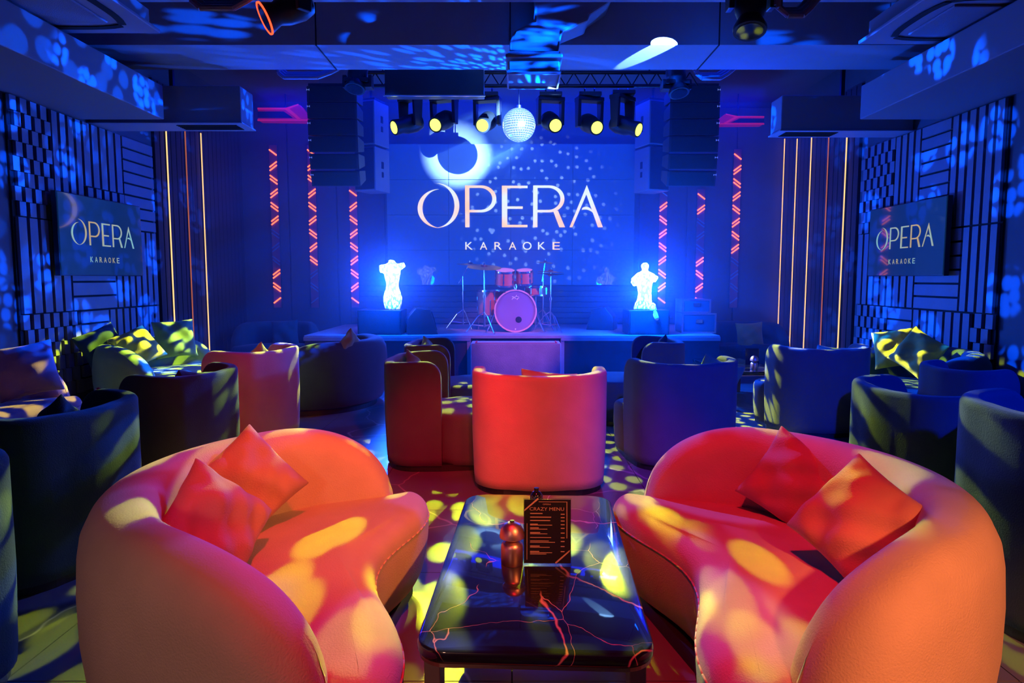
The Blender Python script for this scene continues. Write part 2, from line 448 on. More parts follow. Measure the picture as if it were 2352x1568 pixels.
def opera(mb, f):
    strip(mb, arc(525, 908, 168, 163, 92, -92), arc(508, 908, 148, 163, 92, -92), f)
    strip(mb, arc(540, 930, 165, 143, 96, 272), arc(556, 930, 144, 143, 96, 272), f)

    def quad(*p): mb.add([f(q) for q in p], [(0, 1, 2, 3)])
    for ox in (0, 518):
        quad((737 + ox, 760), (770 + ox, 760), (770 + ox, 1068), (737 + ox, 1068))
        quad((770 + ox, 760), (860 + ox, 760), (850 + ox, 778), (770 + ox, 778))
        strip(mb, arc(860 + ox, 859, 115, 99, 90, -90), arc(850 + ox, 859, 94, 81, 90, -90), f)
        quad((770 + ox, 940), (850 + ox, 940), (860 + ox, 958), (770 + ox, 958))
    quad((1408, 950), (1444, 944), (1499, 1068), (1455, 1068))
    quad((1017, 762), (1058, 762), (1058, 1068), (1017, 1068)); quad((1058, 762), (1212, 762), (1212, 780), (1058, 780))
    quad((1058, 914), (1176, 914), (1176, 932), (1058, 932)); quad((1058, 1050), (1212, 1050), (1212, 1068), (1058, 1068))
    quad((1662, 757), (1664, 815), (1555, 1068), (1533, 1068)); quad((1662, 757), (1788, 1068), (1750, 1068), (1654, 812))
    strip(mb, arc(1658, 1000, 62, 84, 118, 25, 12), arc(1650, 1005, 78, 68, 108, 10, 12)[::1], f)


def text_mesh(mb, body, f, cx, cyy, h, w):
    cu = bpy.data.curves.new('t', 'FONT'); cu.body = body; cu.align_x = 'CENTER'; cu.align_y = 'CENTER'; cu.space_character = 1.0; cu.resolution_u = 3
    ob = bpy.data.objects.new('t', cu); COL.objects.link(ob)
    dg = bpy.context.evaluated_depsgraph_get(); me = ob.evaluated_get(dg).to_mesh()
    xs = [v.co.x for v in me.vertices]; ys = [v.co.y for v in me.vertices]
    kx = w / (max(xs) - min(xs)); ky = h / (max(ys) - min(ys)); mx = (max(xs) + min(xs)) / 2; my = (max(ys) + min(ys)) / 2
    mb.add([f((cx + (v.co.x - mx) * kx, cyy - (v.co.y - my) * ky)) for v in me.vertices], [tuple(p.vertices) for p in me.polygons])
    ob.evaluated_get(dg).to_mesh_clear(); bpy.data.objects.remove(ob); bpy.data.curves.remove(cu)


def letter_mat(name, a, b, st):
    m = bpy.data.materials.new(name); m.use_nodes = True; N = m.node_tree.nodes; L = m.node_tree.links; N.clear()
    tc = N.new('ShaderNodeTexCoord'); no = N.new('ShaderNodeTexNoise'); no.inputs['Scale'].default_value = 1.7
    L.new(tc.outputs['Object'], no.inputs['Vector'])
    r = N.new('ShaderNodeMapRange'); r.inputs[1].default_value = .4; r.inputs[2].default_value = .58; L.new(no.outputs['Fac'], r.inputs[0])
    mx = N.new('ShaderNodeMix'); mx.data_type = 'RGBA'; mx.inputs[6].default_value = (*a, 1); mx.inputs[7].default_value = (*b, 1); L.new(r.outputs[0], mx.inputs[0])
    e = N.new('ShaderNodeEmission'); L.new(mx.outputs[2], e.inputs[0]); e.inputs[1].default_value = st
    o = N.new('ShaderNodeOutputMaterial'); L.new(e.outputs[0], o.inputs[0]); return m


LETM = letter_mat('lettering_glow', (1, .66, .32), (.75, .95, 1), 1.25)
LETS = letter_mat('lettering_screen', (.75, .55, .35), (.35, .75, .9), .62)

# ---------------------------------------------------------------- video wall
VC = atY(1173, 494, 11.33)
vw = thing('video_wall', 'wall of sixteen tiled screens showing the OPERA KARAOKE logo behind the drums', 'screen', (VC.x, 11.40, VC.z - 1.12))
scr = mat('video_panel', (.16, .17, .2), .5, coat=.5, emit=(0.0, .018, .16), est=1.0)
PW = 140 * 11.33 / 1568 * 1.004; PH = 2.285 / 4
p0 = None
for i in range(4):
    for j in range(4):
        o = MB().box((0, 0, 0), (PW - .008, .06, PH - .008)).build('screen_panel', scr, vw) if p0 is None else p0.copy()
        if p0 is None: p0 = o
        else: COL.objects.link(o); o.parent = vw
        o.location = ((i - 1.5) * PW, -.03, (j + .5) * PH - .02)
K = 11.33 / 1568 / 3.36


def fv(p): return ((p[0] - 1084) * K, -.068, 1.12 - .02 - (p[1] - 988) * K * 1.02)


mb = MB(); opera(mb, fv); mb.build('lettering', LETM, vw)
mb = MB()
for i, chx in enumerate('KARAOKE'):
    text_mesh(mb, chx, fv, 765 + i * 111.2, 1206, 56 if chx != 'O' else 60, 56 if chx != 'O' else 68)
mb.build('lettering', LETM, vw)


# ---------------------------------------------------------------- side screens
def side_screen(s, y0, y1, z0, z1, label):
    t = thing('wall_screen', label, 'screen', (s * (W - .16), (y0 + y1) / 2, z0))
    w = y1 - y0; hh = z1 - z0
    MB().box((s * .03, 0, hh / 2), (.05, w, hh)).build('bezel', BLACK, t, bevel=.004)
    MB().box((s * .09, 0, hh / 2), (.1, .3, .3)).build('wall_bracket', DARKM, t)
    pm = mat('screen_glass', (.01, .02, .035), .06, coat=1.0, emit=(.003, .02, .075), est=1.0)
    MB().box((0, 0, hh / 2), (.012, w - .02, hh - .02)).build('screen_panel', pm, t)
    kk = w * .76 / 1415

    def f(p): return (-s * .0085, -s * (p[0] - 1081) * kk * -1 * -1, hh * .52 - (p[1] - 930) * kk * 1.0)
    mb = MB(); opera(mb, f); mb.build('lettering', LETS, t)
    mb = MB()
    for i, chx in enumerate('KARAOKE'):
        text_mesh(mb, chx, f, 765 + i * 100, 1250, 72, 58)
    mb.build('lettering', LETS, t)
    return t


side_screen(-1, 6.60, 8.07, 1.45, 2.26, 'flat screen with the OPERA KARAOKE logo on the left wall')
side_screen(1, 6.90, 8.37, 1.45, 2.25, 'flat screen with the OPERA KARAOKE logo on the right wall')

# ---------------------------------------------------------------- red LED chevron strips
LED_ON = emis('led_tube_red', (1.0, .21, .05), 2.1); LED_OFF = mat('led_tube_off', (.25, .3, .4), .3)
LBACK = mat('led_halo_backing', (.45, .08, .10), .4, coat=.3); LBACK2 = mat('led_channel_off', (.06, .07, .10), .4, coat=.3)


def led_strip(px, ytop, ybot, pattern, label):
    a = atY(px, ytop, 11.36); b = atY(px + (1176 - px) * .022, ybot, 11.36)
    Hh = a.z - b.z; n = len(pattern); p = Hh / n
    t = thing('led_light_strip', label, 'light', (a.x, 11.40, b.z), 0, 'red chevron light strips beside the stage')
    MB().box((0, .03, Hh / 2), (.135, .03, Hh + .04)).build('channel', LBACK2, t)
    MB().box((0, .012, Hh / 2), (.125, .01, Hh + .02)).build('diffuser', LBACK, t)  # red backing added to imitate the halo round the tubes
    for k, c in enumerate(pattern):
        z = Hh - (k + .5) * p; sg = 1 if k % 2 == 0 else -1
        offs = (-.028, .028) if 0 < k < n - 1 else (0,)
        for q in offs:
            MB().cyl((-.06, 0, z + q + sg * .045), (.06, 0, z + q - sg * .045), .0115, n=8).build('light_tube', LED_ON if c == '1' else LED_OFF, t, smooth='a')


led_strip(624, 333, 705, '111111000001111111'[:12].replace('x', '') if False else '111111000111111'[:12], 'broken red chevron light strip, farthest left of the stage')
led_strip(712, 333, 705, '111111111000', 'red chevron light strip second from left, dark at its foot')
led_strip(809, 427, 705, '111111111', 'short red chevron light strip beside the left glowing torso')
led_strip(1526, 427, 705, '011111111', 'red chevron light strip behind the right glowing torso')
led_strip(1613, 435, 705, '110001111', 'half lit red chevron strip between the torso and the last strip')
led_strip(1697, 343, 705, '111111110000'[:12], 'tall red chevron light strip, farthest right of the stage')

# ---------------------------------------------------------------- stage
SZ = .66; SF = 9.15
st = thing('stage_platform', 'low dark plywood stage with pale edge frames under the drum kit', 'stage', (0, SF, 0))
MB().box((0, 1.14, SZ - .02), (5.6, 2.28, .04)).build('stage_top', STAGEM, st, bevel=.004)
for i, (xa, xb) in enumerate(((-2.8, -1.7), (-1.7, -.60), (.70, 1.75), (1.75, 2.8))):
    MB().box(((xa + xb) / 2, .03, (SZ - .04) / 2), (xb - xa - .01, .03, SZ - .05)).build('fascia_panel', STAGEB, st)
for xa in (-.58, .68):
    MB().box((xa, .02, (SZ - .04) / 2), (.05, .06, SZ - .045)).build('frame_post', STAGEM, st)
MB().box((.05, .06, (SZ - .05) / 2), (1.2, .03, SZ - .05)).build('fascia_panel', STAGEB, st)
for xa, xb in ((-2.8, -.56), (.66, 2.8)):
    MB().box(((xa + xb) / 2, -.01, SZ - .045), (xb - xa, .03, .05)).build('edge_rail', STAGEM, st)
sb = thing('stage_step', 'purple lit carpeted step block in front of the stage', 'step', (.05, 8.97, 0))
MB().box((0, 0, .295), (1.17, .34, .59)).build('block', CARPET, sb, bevel=.012)
tp = mat('red_tape', (.8, .05, .06), .5)
MB().box((-.52, 0, .592), (.02, .32, .004)).build('tape', tp, sb); MB().box((.53, 0, .592), (.02, .32, .004)).build('tape', tp, sb)
MB().box((0, -.155, .592), (1.05, .02, .004)).build('tape', tp, sb)

# ---------------------------------------------------------------- drum kit
MAPLE = mat('red_maple_shell', (.62, .16, .10), .3, coat=.6, var=.3)
HEAD = mat('smoke_head', (.26, .16, .28), .3, coat=.3); HOOP = mat('maple_hoop', (.8, .4, .3), .35, coat=.4)
LOGO = mat('white_print', (.9, .9, .9), .5); BRASS = mat('bronze_cymbal', (.35, .25, .18), .3, metal=.9)


def drum_shell(parent, name, c, r, h, q, lugs=6, headm=None):
    c = Vector(c)
    sh = MB().cyl(c, c + q @ Vector((0, 0, h)), r, n=32, cap=True).build(name, MAPLE, parent, smooth='a')
    for z in (0, h):
        cc = c + q @ Vector((0, 0, z))
        MB().lathe([(r * 1.0, -.012), (r * 1.06, -.012), (r * 1.06, .012), (r * 1.0, .012)], cc, 32, q, ring=True).build('hoop', CHROME, sh, smooth='a')
    m = MB().cyl(c + q @ Vector((0, 0, h)), c + q @ Vector((0, 0, h + .006)), r * .99, n=32); m.build('drum_head', headm or LOGO, sh, smooth='a')
    for i in range(lugs):
        mb = MB()
        t = 2 * PI * i / lugs + .3; d = q @ Vector((math.cos(t), math.sin(t), 0))
        mb.cyl(c + d * r * 1.05 + q @ Vector((0, 0, .01)), c + d * r * 1.05 + q @ Vector((0, 0, h - .01)), .005, n=6)
        for z in (.3, .7): mb.cyl(c + d * r * 1.03 + q @ Vector((0, 0, h * z - .022)), c + d * r * 1.03 + q @ Vector((0, 0, h * z + .022)), .013, n=8)
        mb.build('lug', CHROME, sh, smooth='a')
    return sh


DY = 9.72
bc = atY(1184, 714, DY)
bd = thing('bass_drum', 'bass drum with smoked front head and white logo, toms mounted on top', 'drum', (bc.x, DY, SZ))
R = bc.z - SZ + .002
q = Vector((0, 1, 0)).to_track_quat('Z', 'Y')
MB().cyl((0, .03, R), (0, .42, R), R * .97, n=48).build('shell', MAPLE, bd, smooth='a')
MB().lathe([(R * .93, -.02), (R, -.02), (R, .025), (R * .93, .025)], (0, 0, R), 48, q, ring=True).build('hoop', HOOP, bd, smooth='a')
hd = MB().cyl((0, -.006, R), (0, 0, R), R * .94, n=48).build('drum_head', HEAD, bd, smooth='a')
MB().cyl((.045, -.009, R - .125), (.045, -.006, R - .125), .045, n=24).build('port_hole', RECESS, hd, smooth='a')
mb = MB()


def fb(p): return (p[0], -.0085, p[1] + R)


def ring(mb, cx, cz, r, w, f):
    a = [(cx + r * math.cos(t * PI / 10), cz + r * math.sin(t * PI / 10)) for t in range(21)]
    b = [(cx + (r - w) * math.cos(t * PI / 10), cz + (r - w) * math.sin(t * PI / 10)) for t in range(21)]
    strip(mb, a, b, f)


lz = R * .62
for k, cx in enumerate((-.036, 0, .036)):
    ring(mb, cx, lz, .016, .008, fb)
for x0, z0, z1 in ((-.052, lz - .032, lz + .016), (.0075, lz - .016, lz + .036), (.020, lz - .032, lz + .016)):
    mb.add([fb(p) for p in ((x0, z0), (x0 + .0085, z0), (x0 + .0085, z1), (x0, z1))], [(0, 1, 2, 3)])
mb.add([fb(p) for p in ((-.012, -R * .84), (0, -R * .90), (.012, -R * .84), (0, -R * .81))], [(0, 1, 2, 3)])
mb.build('lettering', LOGO, hd)
mb = MB()
for i in range(10):
    t = 2 * PI * i / 10 + .2; mb.cyl((R * 1.0 * math.cos(t), -.03, R + R * 1.0 * math.sin(t)), (R * 1.0 * math.cos(t), .08, R + R * math.sin(t)), .008, n=6)
mb.build('tension_rod', CHROME, bd, smooth='a')
for s in (-1, 1):
    MB().cyl((s * R * .98, .10, R * .85), (s * (R + .10), -.10, .012), .014, .010).cyl((s * (R + .10), -.10, .0), (s * (R + .105), -.105, .02), .016).build('leg', CHROME, bd, smooth='a')
MB().cyl((0, .2, 2 * R - .02), (0, .2, 2 * R + .12), .018).cyl((-.12, .2, 2 * R + .11), (.12, .2, 2 * R + .11), .014).cyl((0, .2, 2 * R + .02), (0, .2, 2 * R + .05), .03).build('tom_mount', CHROME, bd, smooth='a')
qt = Euler((math.radians(14), 0, math.radians(8))).to_quaternion(); qt2 = Euler((math.radians(14), 0, math.radians(-8))).to_quaternion()
drum_shell(bd, 'rack_tom', (-.158, .16, 2 * R + .07), .138, .20, qt); drum_shell(bd, 'rack_tom', (.135, .16, 2 * R + .09), .115, .18, qt2)
ft = thing('floor_tom', 'red maple floor tom standing behind the bass drum', 'drum', (bc.x - .36, DY + .42, SZ))
drum_shell(ft, 'shell', (0, 0, .22), .20, .36, Euler((0, 0, 0)).to_quaternion(), 8)
for a in (0.5, 2.6, 4.7):
    MB().cyl((.21 * math.cos(a), .21 * math.sin(a), .45), (.225 * math.cos(a), .225 * math.sin(a), 0), .007).build('leg', CHROME, ft, smooth='a')


def tripod(mb, hgt, r=.26, h0=.30):
    for k in range(3):
        a = -PI / 2 + .6 + k * 2 * PI / 3
        e = Vector((r * math.cos(a), r * math.sin(a), .008)); m_ = Vector((r * .35 * math.cos(a), r * .35 * math.sin(a), h0 * .78)); top = Vector((0, 0, h0))
        mb.cyl(top, m_, .007, n=6); mb.cyl(m_, e, .008, n=6); mb.cyl(Vector((0, 0, .10)), m_.lerp(e, .5), .006, n=6)
        mb.cyl(e - Vector((0, 0, .008)), e + Vector((0, 0, .015)), .013, n=8)


sd = thing('snare_drum', 'small red snare drum on a stand right of the toms', 'drum', (bc.x + .30, DY + .40, SZ))
drum_shell(sd, 'shell', (0, 0, .52), .16, .12, Euler((0, 0, 0)).to_quaternion(), 8)
mb = MB(); tripod(mb, .5, .2); mb.cyl((0, 0, .05), (0, 0, .5), .012); mb.build('stand', CHROME, sd, smooth='a')


def cymbal_stand(px, pyc, Y, rad, label, boom=None, tilt=6, hat=False):
    c = atY(px, pyc, Y); H = c.z - SZ
    bx = boom or 0
    t = thing('cymbal_stand', label, 'cymbal', (c.x - bx, Y, SZ))
    mb = MB(); tripod(mb, H)
    mb.cyl((0, 0, .08), (0, 0, H * .55), .012, n=10)
    if boom:
        mb.cyl((0, 0, H * .55), (0, 0, H - .18), .009, n=10); mb.cyl((-bx * .6, 0, H - .18 - .18 * .6), (bx, 0, H + .02), .008, n=8)
    else: mb.cyl((0, 0, H * .55), (0, 0, H + .04), .008, n=10)
    for z in (H * .55, .12): mb.cyl((0, 0, z - .02), (0, 0, z + .02), .02, n=10)
    mb.cyl((bx, 0, H + .005), (bx, 0, H + .05), .012, n=8)
    mb.build('stand', CHROME, t, smooth='a')
    qq = Euler((math.radians(tilt), math.radians(3), 0)).to_quaternion()
    pr = [(rad, 0), (rad * .6, .010), (rad * .22, .016), (rad * .16, .032), (.01, .036), (.01, .033), (rad * .15, .028), (rad * .21, .013), (rad * .6, .006), (rad, -.002)]
    MB().lathe(pr, (bx, 0, H - .01), 36, qq).build('cymbal', BRASS, t, smooth='a')
    if hat: MB().lathe([(a, -b) for a, b in pr], (bx, 0, H - .035), 36, qq).build('cymbal', BRASS, t, smooth='a')
    return t


cymbal_stand(1080, 606, 10.25, .20, 'far left crash cymbal on a chrome boom stand', boom=.11, tilt=4)
cymbal_stand(1112, 612, 9.55, .24, 'dark cymbal on the straight stand nearest the floor tom', tilt=10)
cymbal_stand(1252, 602, 10.2, .13, 'small high splash cymbal on stand right of the toms', boom=.03, tilt=3)
cymbal_stand(1265, 623, 9.75, .19, 'pair of hi-hat cymbals on the rightmost chrome stand', tilt=2, hat=True)

# ---------------------------------------------------------------- speakers and torsos on the stage
GRILL = mat('speaker_grille', (.02, .02, .025), .55, bump=.6, bscale=220)


def sub_box(x, y, z, w, d, hh, label, name='subwoofer'):
    t = thing(name, label, 'speaker', (x, y, z))
    MB().box((0, 0, hh / 2), (w, d, hh)).build('cabinet', BLACK, t, bevel=.01)
    MB().box((0, -d / 2 - .006, hh / 2), (w - .05, .012, hh - .05)).build('grille', GRILL, t)
    return t


sub_box(-1.80, 9.5, SZ, .60, .5, .335, 'black bass speaker box under the left glowing torso')
sub_box(1.86, 9.5, SZ, .56, .5, .335, 'black bass speaker box under the right glowing torso')
wm = thing('stage_monitor', 'black wedge monitor speaker lying beside the left bass speaker', 'speaker', (-1.25, 9.5, SZ), .2)
MB().prism([(-.22, 0), (.20, 0), (.10, .34), (-.10, .36), (-.22, .22)], -.2, .2).build('cabinet', BLACK, wm, bevel=.01)
MB().box((.15, 0, .18), (.02, .3, .26), M=Matrix.Rotation(math.radians(-16), 3, 'Y')).build('grille', GRILL, wm)
wm2 = thing('stage_monitor', 'small black wedge monitor on stage right of the drum kit', 'speaker', (1.35, 10.3, SZ), -.3)
MB().prism([(-.2, 0), (.22, 0), (.2, .2), (.08, .34), (-.12, .3)], -.18, .18).build('cabinet', BLACK, wm2, bevel=.01)
FC = mat('flight_case', (.06, .07, .10), .5, bump=.1)
for k, (xx, z, w, hh, lb) in enumerate(((2.62, SZ, .46, .28, 'black flight case with metal edges, lower of the two'), (2.58, SZ + .285, .38, .19, 'small flight case with metal edges, stacked on the larger one'))):
    t = thing('flight_case', lb, 'case', (xx, 9.75, z)); MB().box((0, 0, hh / 2), (w, .4, hh)).build('body', FC, t, bevel=.006)
    mb = MB()
    for s in (-1, 1):
        for zz in (.01, hh - .01): mb.box((0, s * .2, zz), (w + .01, .02, .022))
        for sx in (-1, 1): mb.box((sx * w / 2, s * .2, hh / 2), (.022, .022, hh))
    mb.build('edge_trim', mat('alu_edge', (.6, .6, .65), .3, metal=1), t)
    mb = MB().box((0, -.21, hh * .6), (.09, .012, .05)); mb.build('latch', CHROME, t)


def torso_mat():
    m = bpy.data.materials.new('glowing_mosaic'); m.use_nodes = True; N = m.node_tree.nodes; L = m.node_tree.links
    b = N['Principled BSDF']; b.inputs['Base Color'].default_value = (.7, .85, 1, 1); b.inputs['Roughness'].default_value = .2
    tc = N.new('ShaderNodeTexCoord'); v = N.new('ShaderNodeTexVoronoi'); v.inputs['Scale'].default_value = 42
    mp = N.new('ShaderNodeMapping'); mp.inputs['Scale'].default_value = (1, 1, .45); L.new(tc.outputs['Object'], mp.inputs[0]); L.new(mp.outputs[0], v.inputs['Vector'])
    sp = N.new('ShaderNodeSeparateXYZ'); L.new(tc.outputs['Object'], sp.inputs[0])
    r = N.new('ShaderNodeMapRange'); r.inputs[1].default_value = .0; r.inputs[2].default_value = .24; r.inputs[3].default_value = .25; r.inputs[4].default_value = 12; L.new(sp.outputs[2], r.inputs[0])
    r2 = N.new('ShaderNodeMapRange'); r2.inputs[1].default_value = .2; r2.inputs[2].default_value = .6; r2.inputs[3].default_value = 1.6; r2.inputs[4].default_value = .1; L.new(v.outputs['Distance'], r2.inputs[0])
    mu = N.new('ShaderNodeMath'); mu.operation = 'MULTIPLY'; L.new(r.outputs[0], mu.inputs[0]); L.new(r2.outputs[0], mu.inputs[1])
    b.inputs['Emission Color'].default_value = (.52, .76, 1, 1); L.new(mu.outputs[0], b.inputs['Emission Strength'])
    return m


TORM = torso_mat()


def ell(cx, cyy, z, rx, ry, n=20): return [(cx + rx * math.cos(2 * PI * i / n), cyy + ry * math.sin(2 * PI * i / n), z) for i in range(n)]


def torso(x, z, y, rows, stubs, label):
    mb = MB(); mb.loft([ell(cx, c_y, zz, rx, ry) for zz, rx, ry, cx, c_y in rows])
    for a, b, r0, r1 in stubs: mb.cyl(a, b, r0, r1, n=14)
    o = mb.build('glowing_torso', TORM, None, smooth=True)
    r = o.modifiers.new('remesh', 'REMESH'); r.mode = 'VOXEL'; r.voxel_size = .012; r.use_smooth_shade = True
    sm = o.modifiers.new('smooth', 'SMOOTH'); sm.iterations = 3
    o.location = (x, y, z); tag(o, label, 'mannequin'); return o


rows = [(0, .105, .08, 0, 0), (.08, .125, .10, 0, 0), (.16, .13, .105, 0, 0), (.22, .115, .095, 0, 0), (.29, .09, .075, 0, 0), (.34, .082, .07, 0, 0), (.42, .10, .08, 0, 0), (.50, .115, .10, 0, -.01), (.55, .12, .10, 0, -.015),
        (.60, .115, .075, 0, 0), (.63, .08, .055, 0, 0), (.645, .045, .042, 0, 0), (.68, .04, .04, -.01, 0)]
torso(-1.65, SZ + .337, 9.45, rows, [((-.05, 0, .57), (-.17, -.02, .555), .06, .055), ((.05, 0, .56), (.175, 0, .62), .055, .035)], 'glowing white female torso sculpture with stub arms on the left speaker box')
rows2 = [(.0, .13, .095, -.02, 0), (.06, .125, .10, -.015, 0), (.14, .10, .085, 0, 0), (.22, .09, .075, .005, 0), (.30, .10, .08, 0, 0), (.40, .115, .095, 0, -.01), (.46, .12, .09, 0, 0), (.50, .11, .07, 0, 0), (.525, .05, .045, 0, 0), (.545, .038, .038, 0, 0), (.58, .052, .055, 0, 0), (.62, .05, .055, 0, 0), (.645, .02, .02, 0, 0)]
torso(1.83, SZ + .337, 9.45, rows2, [((-.08, 0, .46), (-.165, -.02, .39), .05, .045), ((-.165, -.02, .40), (-.13, -.04, .33), .042, .03), ((.08, 0, .46), (.165, -.02, .41), .05, .045), ((.09, -.06, .06), (.125, -.27, -.12), .055, .03)],
      'glowing white torso sculpture with small head and hanging leg on the right speaker box')

# ---------------------------------------------------------------- line arrays
tagm = mat('badge', (.8, .85, .95), .3, emit=(.3, .45, .8), est=.25)  # slight emission put in to make the unlit badge look bright
BOXM = mat('speaker_paint', (.05, .05, .06), .5, bump=.15, bscale=50)


def line_array(s, label):
    xc = -2.38 if s < 0 else 2.42; yb = 9.45
    t = thing('line_array_speaker', label, 'speaker', (xc, yb, 3.95))
    MB().box((0, 0, .02), (.62, .35, .03)).build('flying_frame', DARKM, t)
    mb = MB()
    for sx in (-.2, .2): mb.cyl((sx, 0, .03), (sx, 0, .345), .006, n=6)
    mb.build('chain', CHROME, t)
    z = 0; yo = 0
    for k in range(6):
        ang = math.radians((0, 1, 3, 6, 10, 15)[k]); hh = .205
        m = MB()
        M = Matrix.Rotation(ang, 3, 'X')
        prof = [(-.33, 0), (.33, 0), (.27, -hh), (-.27, -hh)]
        vsx = []
        for (yy, zz) in ((-.18, 0), (-.18, -hh), (.20, -hh + .035), (.20, -.035)):
            for sx in (-.33, .33): vsx.append(Vector((0, yo, z)) + M @ Vector((sx, yy, zz + .0)))
        m.add(vsx, [(0, 1, 3, 2), (2, 3, 5, 4), (4, 5, 7, 6), (6, 7, 1, 0), (0, 2, 4, 6), (1, 7, 5, 3)])
        c = m.build('speaker_module', BOXM, t, bevel=.006)
        g = MB().box(Vector((0, yo, z)) + M @ Vector((0, -.184, -hh / 2)), (.60, .008, hh - .03), M=M).build('grille', GRILL, c)
        b = MB(); o_ = Vector((0, yo, z)) + M @ Vector((s * .31, -.19, -.05))
        for q_ in (-1, 1): b.add([o_ + Vector((0, 0, 0)), o_ + Vector((q_ * .02, 0, .016)), o_ + Vector((q_ * .02, 0, -.016))], [(0, 1, 2)])
        b.build('badge', tagm, c)
        z -= hh * math.cos(ang) + .004; yo += hh * math.sin(ang) * 1.0
    return t


line_array(-1, 'hanging line array of six black speaker modules left of the stage')
line_array(1, 'hanging line array of six black speaker modules right of the stage')
for s, lb in ((-1, 'pale sided pair of flown full range speakers behind the left array'), (1, 'pair of flown full range speakers behind the right array')):
    t = thing('flown_speaker', lb, 'speaker', (s * 2.12, 10.55, 2.72), s * .35)
    for k in range(2):
        c = MB().box((0, 0, .33 + k * .67), (.36, .42, .64)).build('cabinet', mat('speaker_light_paint', (.22, .22, .26), .5), t, bevel=.01)
        MB().box((0, -.215, .33 + k * .67), (.32, .012, .6)).build('grille', GRILL, c)
        MB().box((-s * .182, 0, .40 + k * .67), (.006, .06, .10)).box((-s * .182, 0, .26 + k * .67), (.006, .05, .08)).build('handle', RECESS, c)
    MB().cyl((0, 0, 1.33), (0, 0, 1.58), .02).build('hanging_rod', DARKM, t)
    MB().box((0, 0, 1.35), (.3, .3, .03)).build('bracket', DARKM, t)


# ---------------------------------------------------------------- moving heads
YL = emis('yellow_lens', (.78, 1.0, .12), 2.6); RL = emis('red_lens_ring', (1, .06, .02), 3)


def moving_head(p, d, ztop, label, lensm, group=None, scale=1.0, lens_r=.075):
    p = Vector(p); d = Vector(d).normalized()
    piv = p - d * .24 * scale
    t = thing('moving_head_light', label, 'light', (piv.x, piv.y, ztop), 0, group)
    P = piv - Vector((piv.x, piv.y, ztop))
    q = (-d).to_track_quat('Z', 'Y'); L0 = p - Vector((piv.x, piv.y, ztop))
    k = scale
    MB().lathe([(lens_r * 1.25, 0), (lens_r * 1.3, .02), (.088 * k, .10 * k), (.11 * k, .17 * k), (.115 * k, .30 * k), (.09 * k, .38 * k), (.05 * k, .40 * k)], L0, 20, q).build('lamp_head', BLACK, t, smooth='a')
    MB().lathe([(lens_r, -.004), (lens_r, .003)], L0, 24, q).build('lens', lensm, t)
    side = Vector((1, 0, 0)) - d * d.x; side.z = 0; side.normalize()
    mb = MB()
    for s in (-1, 1):
        a = P + side * s * .15 * k; top = Vector((side.x * s * .15 * k, side.y * s * .15 * k, -.08 * k))
        mb.loft([[a + Vector((0, 0, -.05)) + side * s * w_ + Vector((side.y, -side.x, 0)) * e * .05 for w_, e in ((-.02, -1), (.02, -1), (.02, 1), (-.02, 1))],
                 [top + side * s * w_ + Vector((side.y, -side.x, 0)) * e * .07 for w_, e in ((-.02, -1), (.02, -1), (.02, 1), (-.02, 1))]])
    mb.box((0, 0, -.075 * k), (.34 * k, .16 * k, .05 * k), rz=math.atan2(side.y, side.x)).build('yoke', BLACK, t, bevel=.006)
    MB().box((0, 0, -.025 * k), (.28 * k, .24 * k, .05 * k)).build('base', BLACK, t, bevel=.008)
    mb = MB(); mb.cyl((-.06, 0, .0), (-.06, 0, .07), .012, n=8).cyl((.06, 0, 0), (.06, 0, .07), .012, n=8).build('clamp', CHROME, t)
    if ztop < 3.7: MB().cyl((0, 0, .05), (0, 0, ZC - ztop), .018, n=8).build('hanging_rod', DARKM, t)
    return t


trs = thing('lighting_truss', 'black ceiling pipe truss carrying six yellow moving heads', 'truss', (0, TR_Y + .12, 3.80))
mb = MB()
for z in (0, .16): mb.cyl((-2.0, 0, z), (2.1, 0, z), .022, n=10)
for k in range(21):
    xa = -2.0 + k * .205; mb.cyl((xa, 0, 0), (xa + .1, 0, .16), .008, n=6).cyl((xa + .1, 0, .16), (xa + .205, 0, 0), .008, n=6)
mb.build('pipe', DARKM, trs, smooth='a')
mb = MB()
for x in (-1.6, 0, 1.7): mb.cyl((x, 0, .16), (x, 0, .5), .008, n=6)
mb.build('hanging_rod', DARKM, trs)
mhl = ['leftmost yellow moving head under the truss', 'second yellow moving head from the left', 'yellow moving head just left of the mirror ball', 'yellow moving head just right of the mirror ball', 'fifth yellow moving head, second from the right', 'rightmost yellow moving head under the truss']
for i, (px, py, tx, ty) in enumerate(HEADS):
    p = atY(px, py, TR_Y); dd = ((-1.1, -.8, -.45), (-.45, -1, -.5), (-.25, -1, -.45), (.25, -1, -.45), (.35, -1, -.45), (1.1, -.8, -.5))[i]
    t = moving_head(p, dd, 3.73, mhl[i], YL, 'yellow moving heads on the truss')
LENSD = mat('lens_glass', (.02, .02, .03), .05, coat=1)
moving_head(atY(815, 205, 7.75), (-.1, -.35, -1), 3.62, 'black moving head hanging by the beam above the left array', LENSD, scale=.95, lens_r=.09)
moving_head(atY(1560, 215, 7.75), (.1, -.35, -1), 3.60, 'black moving head hanging by the beam above the right array', LENSD, scale=.95, lens_r=.09)
moving_head(atY(608, 42, 4.95), (-.9, -.4, -.5), 3.62, 'black moving head with a red glowing rim at the top left', LENSD, scale=.9, lens_r=.08)
th = [o for o in S.objects if o.name.startswith('moving_head_light')][-1]
pp = atY(608, 42, 4.95) - th.location
MB().lathe([(.104, -.006), (.112, -.006), (.112, .006), (.104, .006)], pp, 28, (-Vector((-.9, -.4, -.5))).to_track_quat('Z', 'Y'), ring=True).build('lens_ring', RL, th)
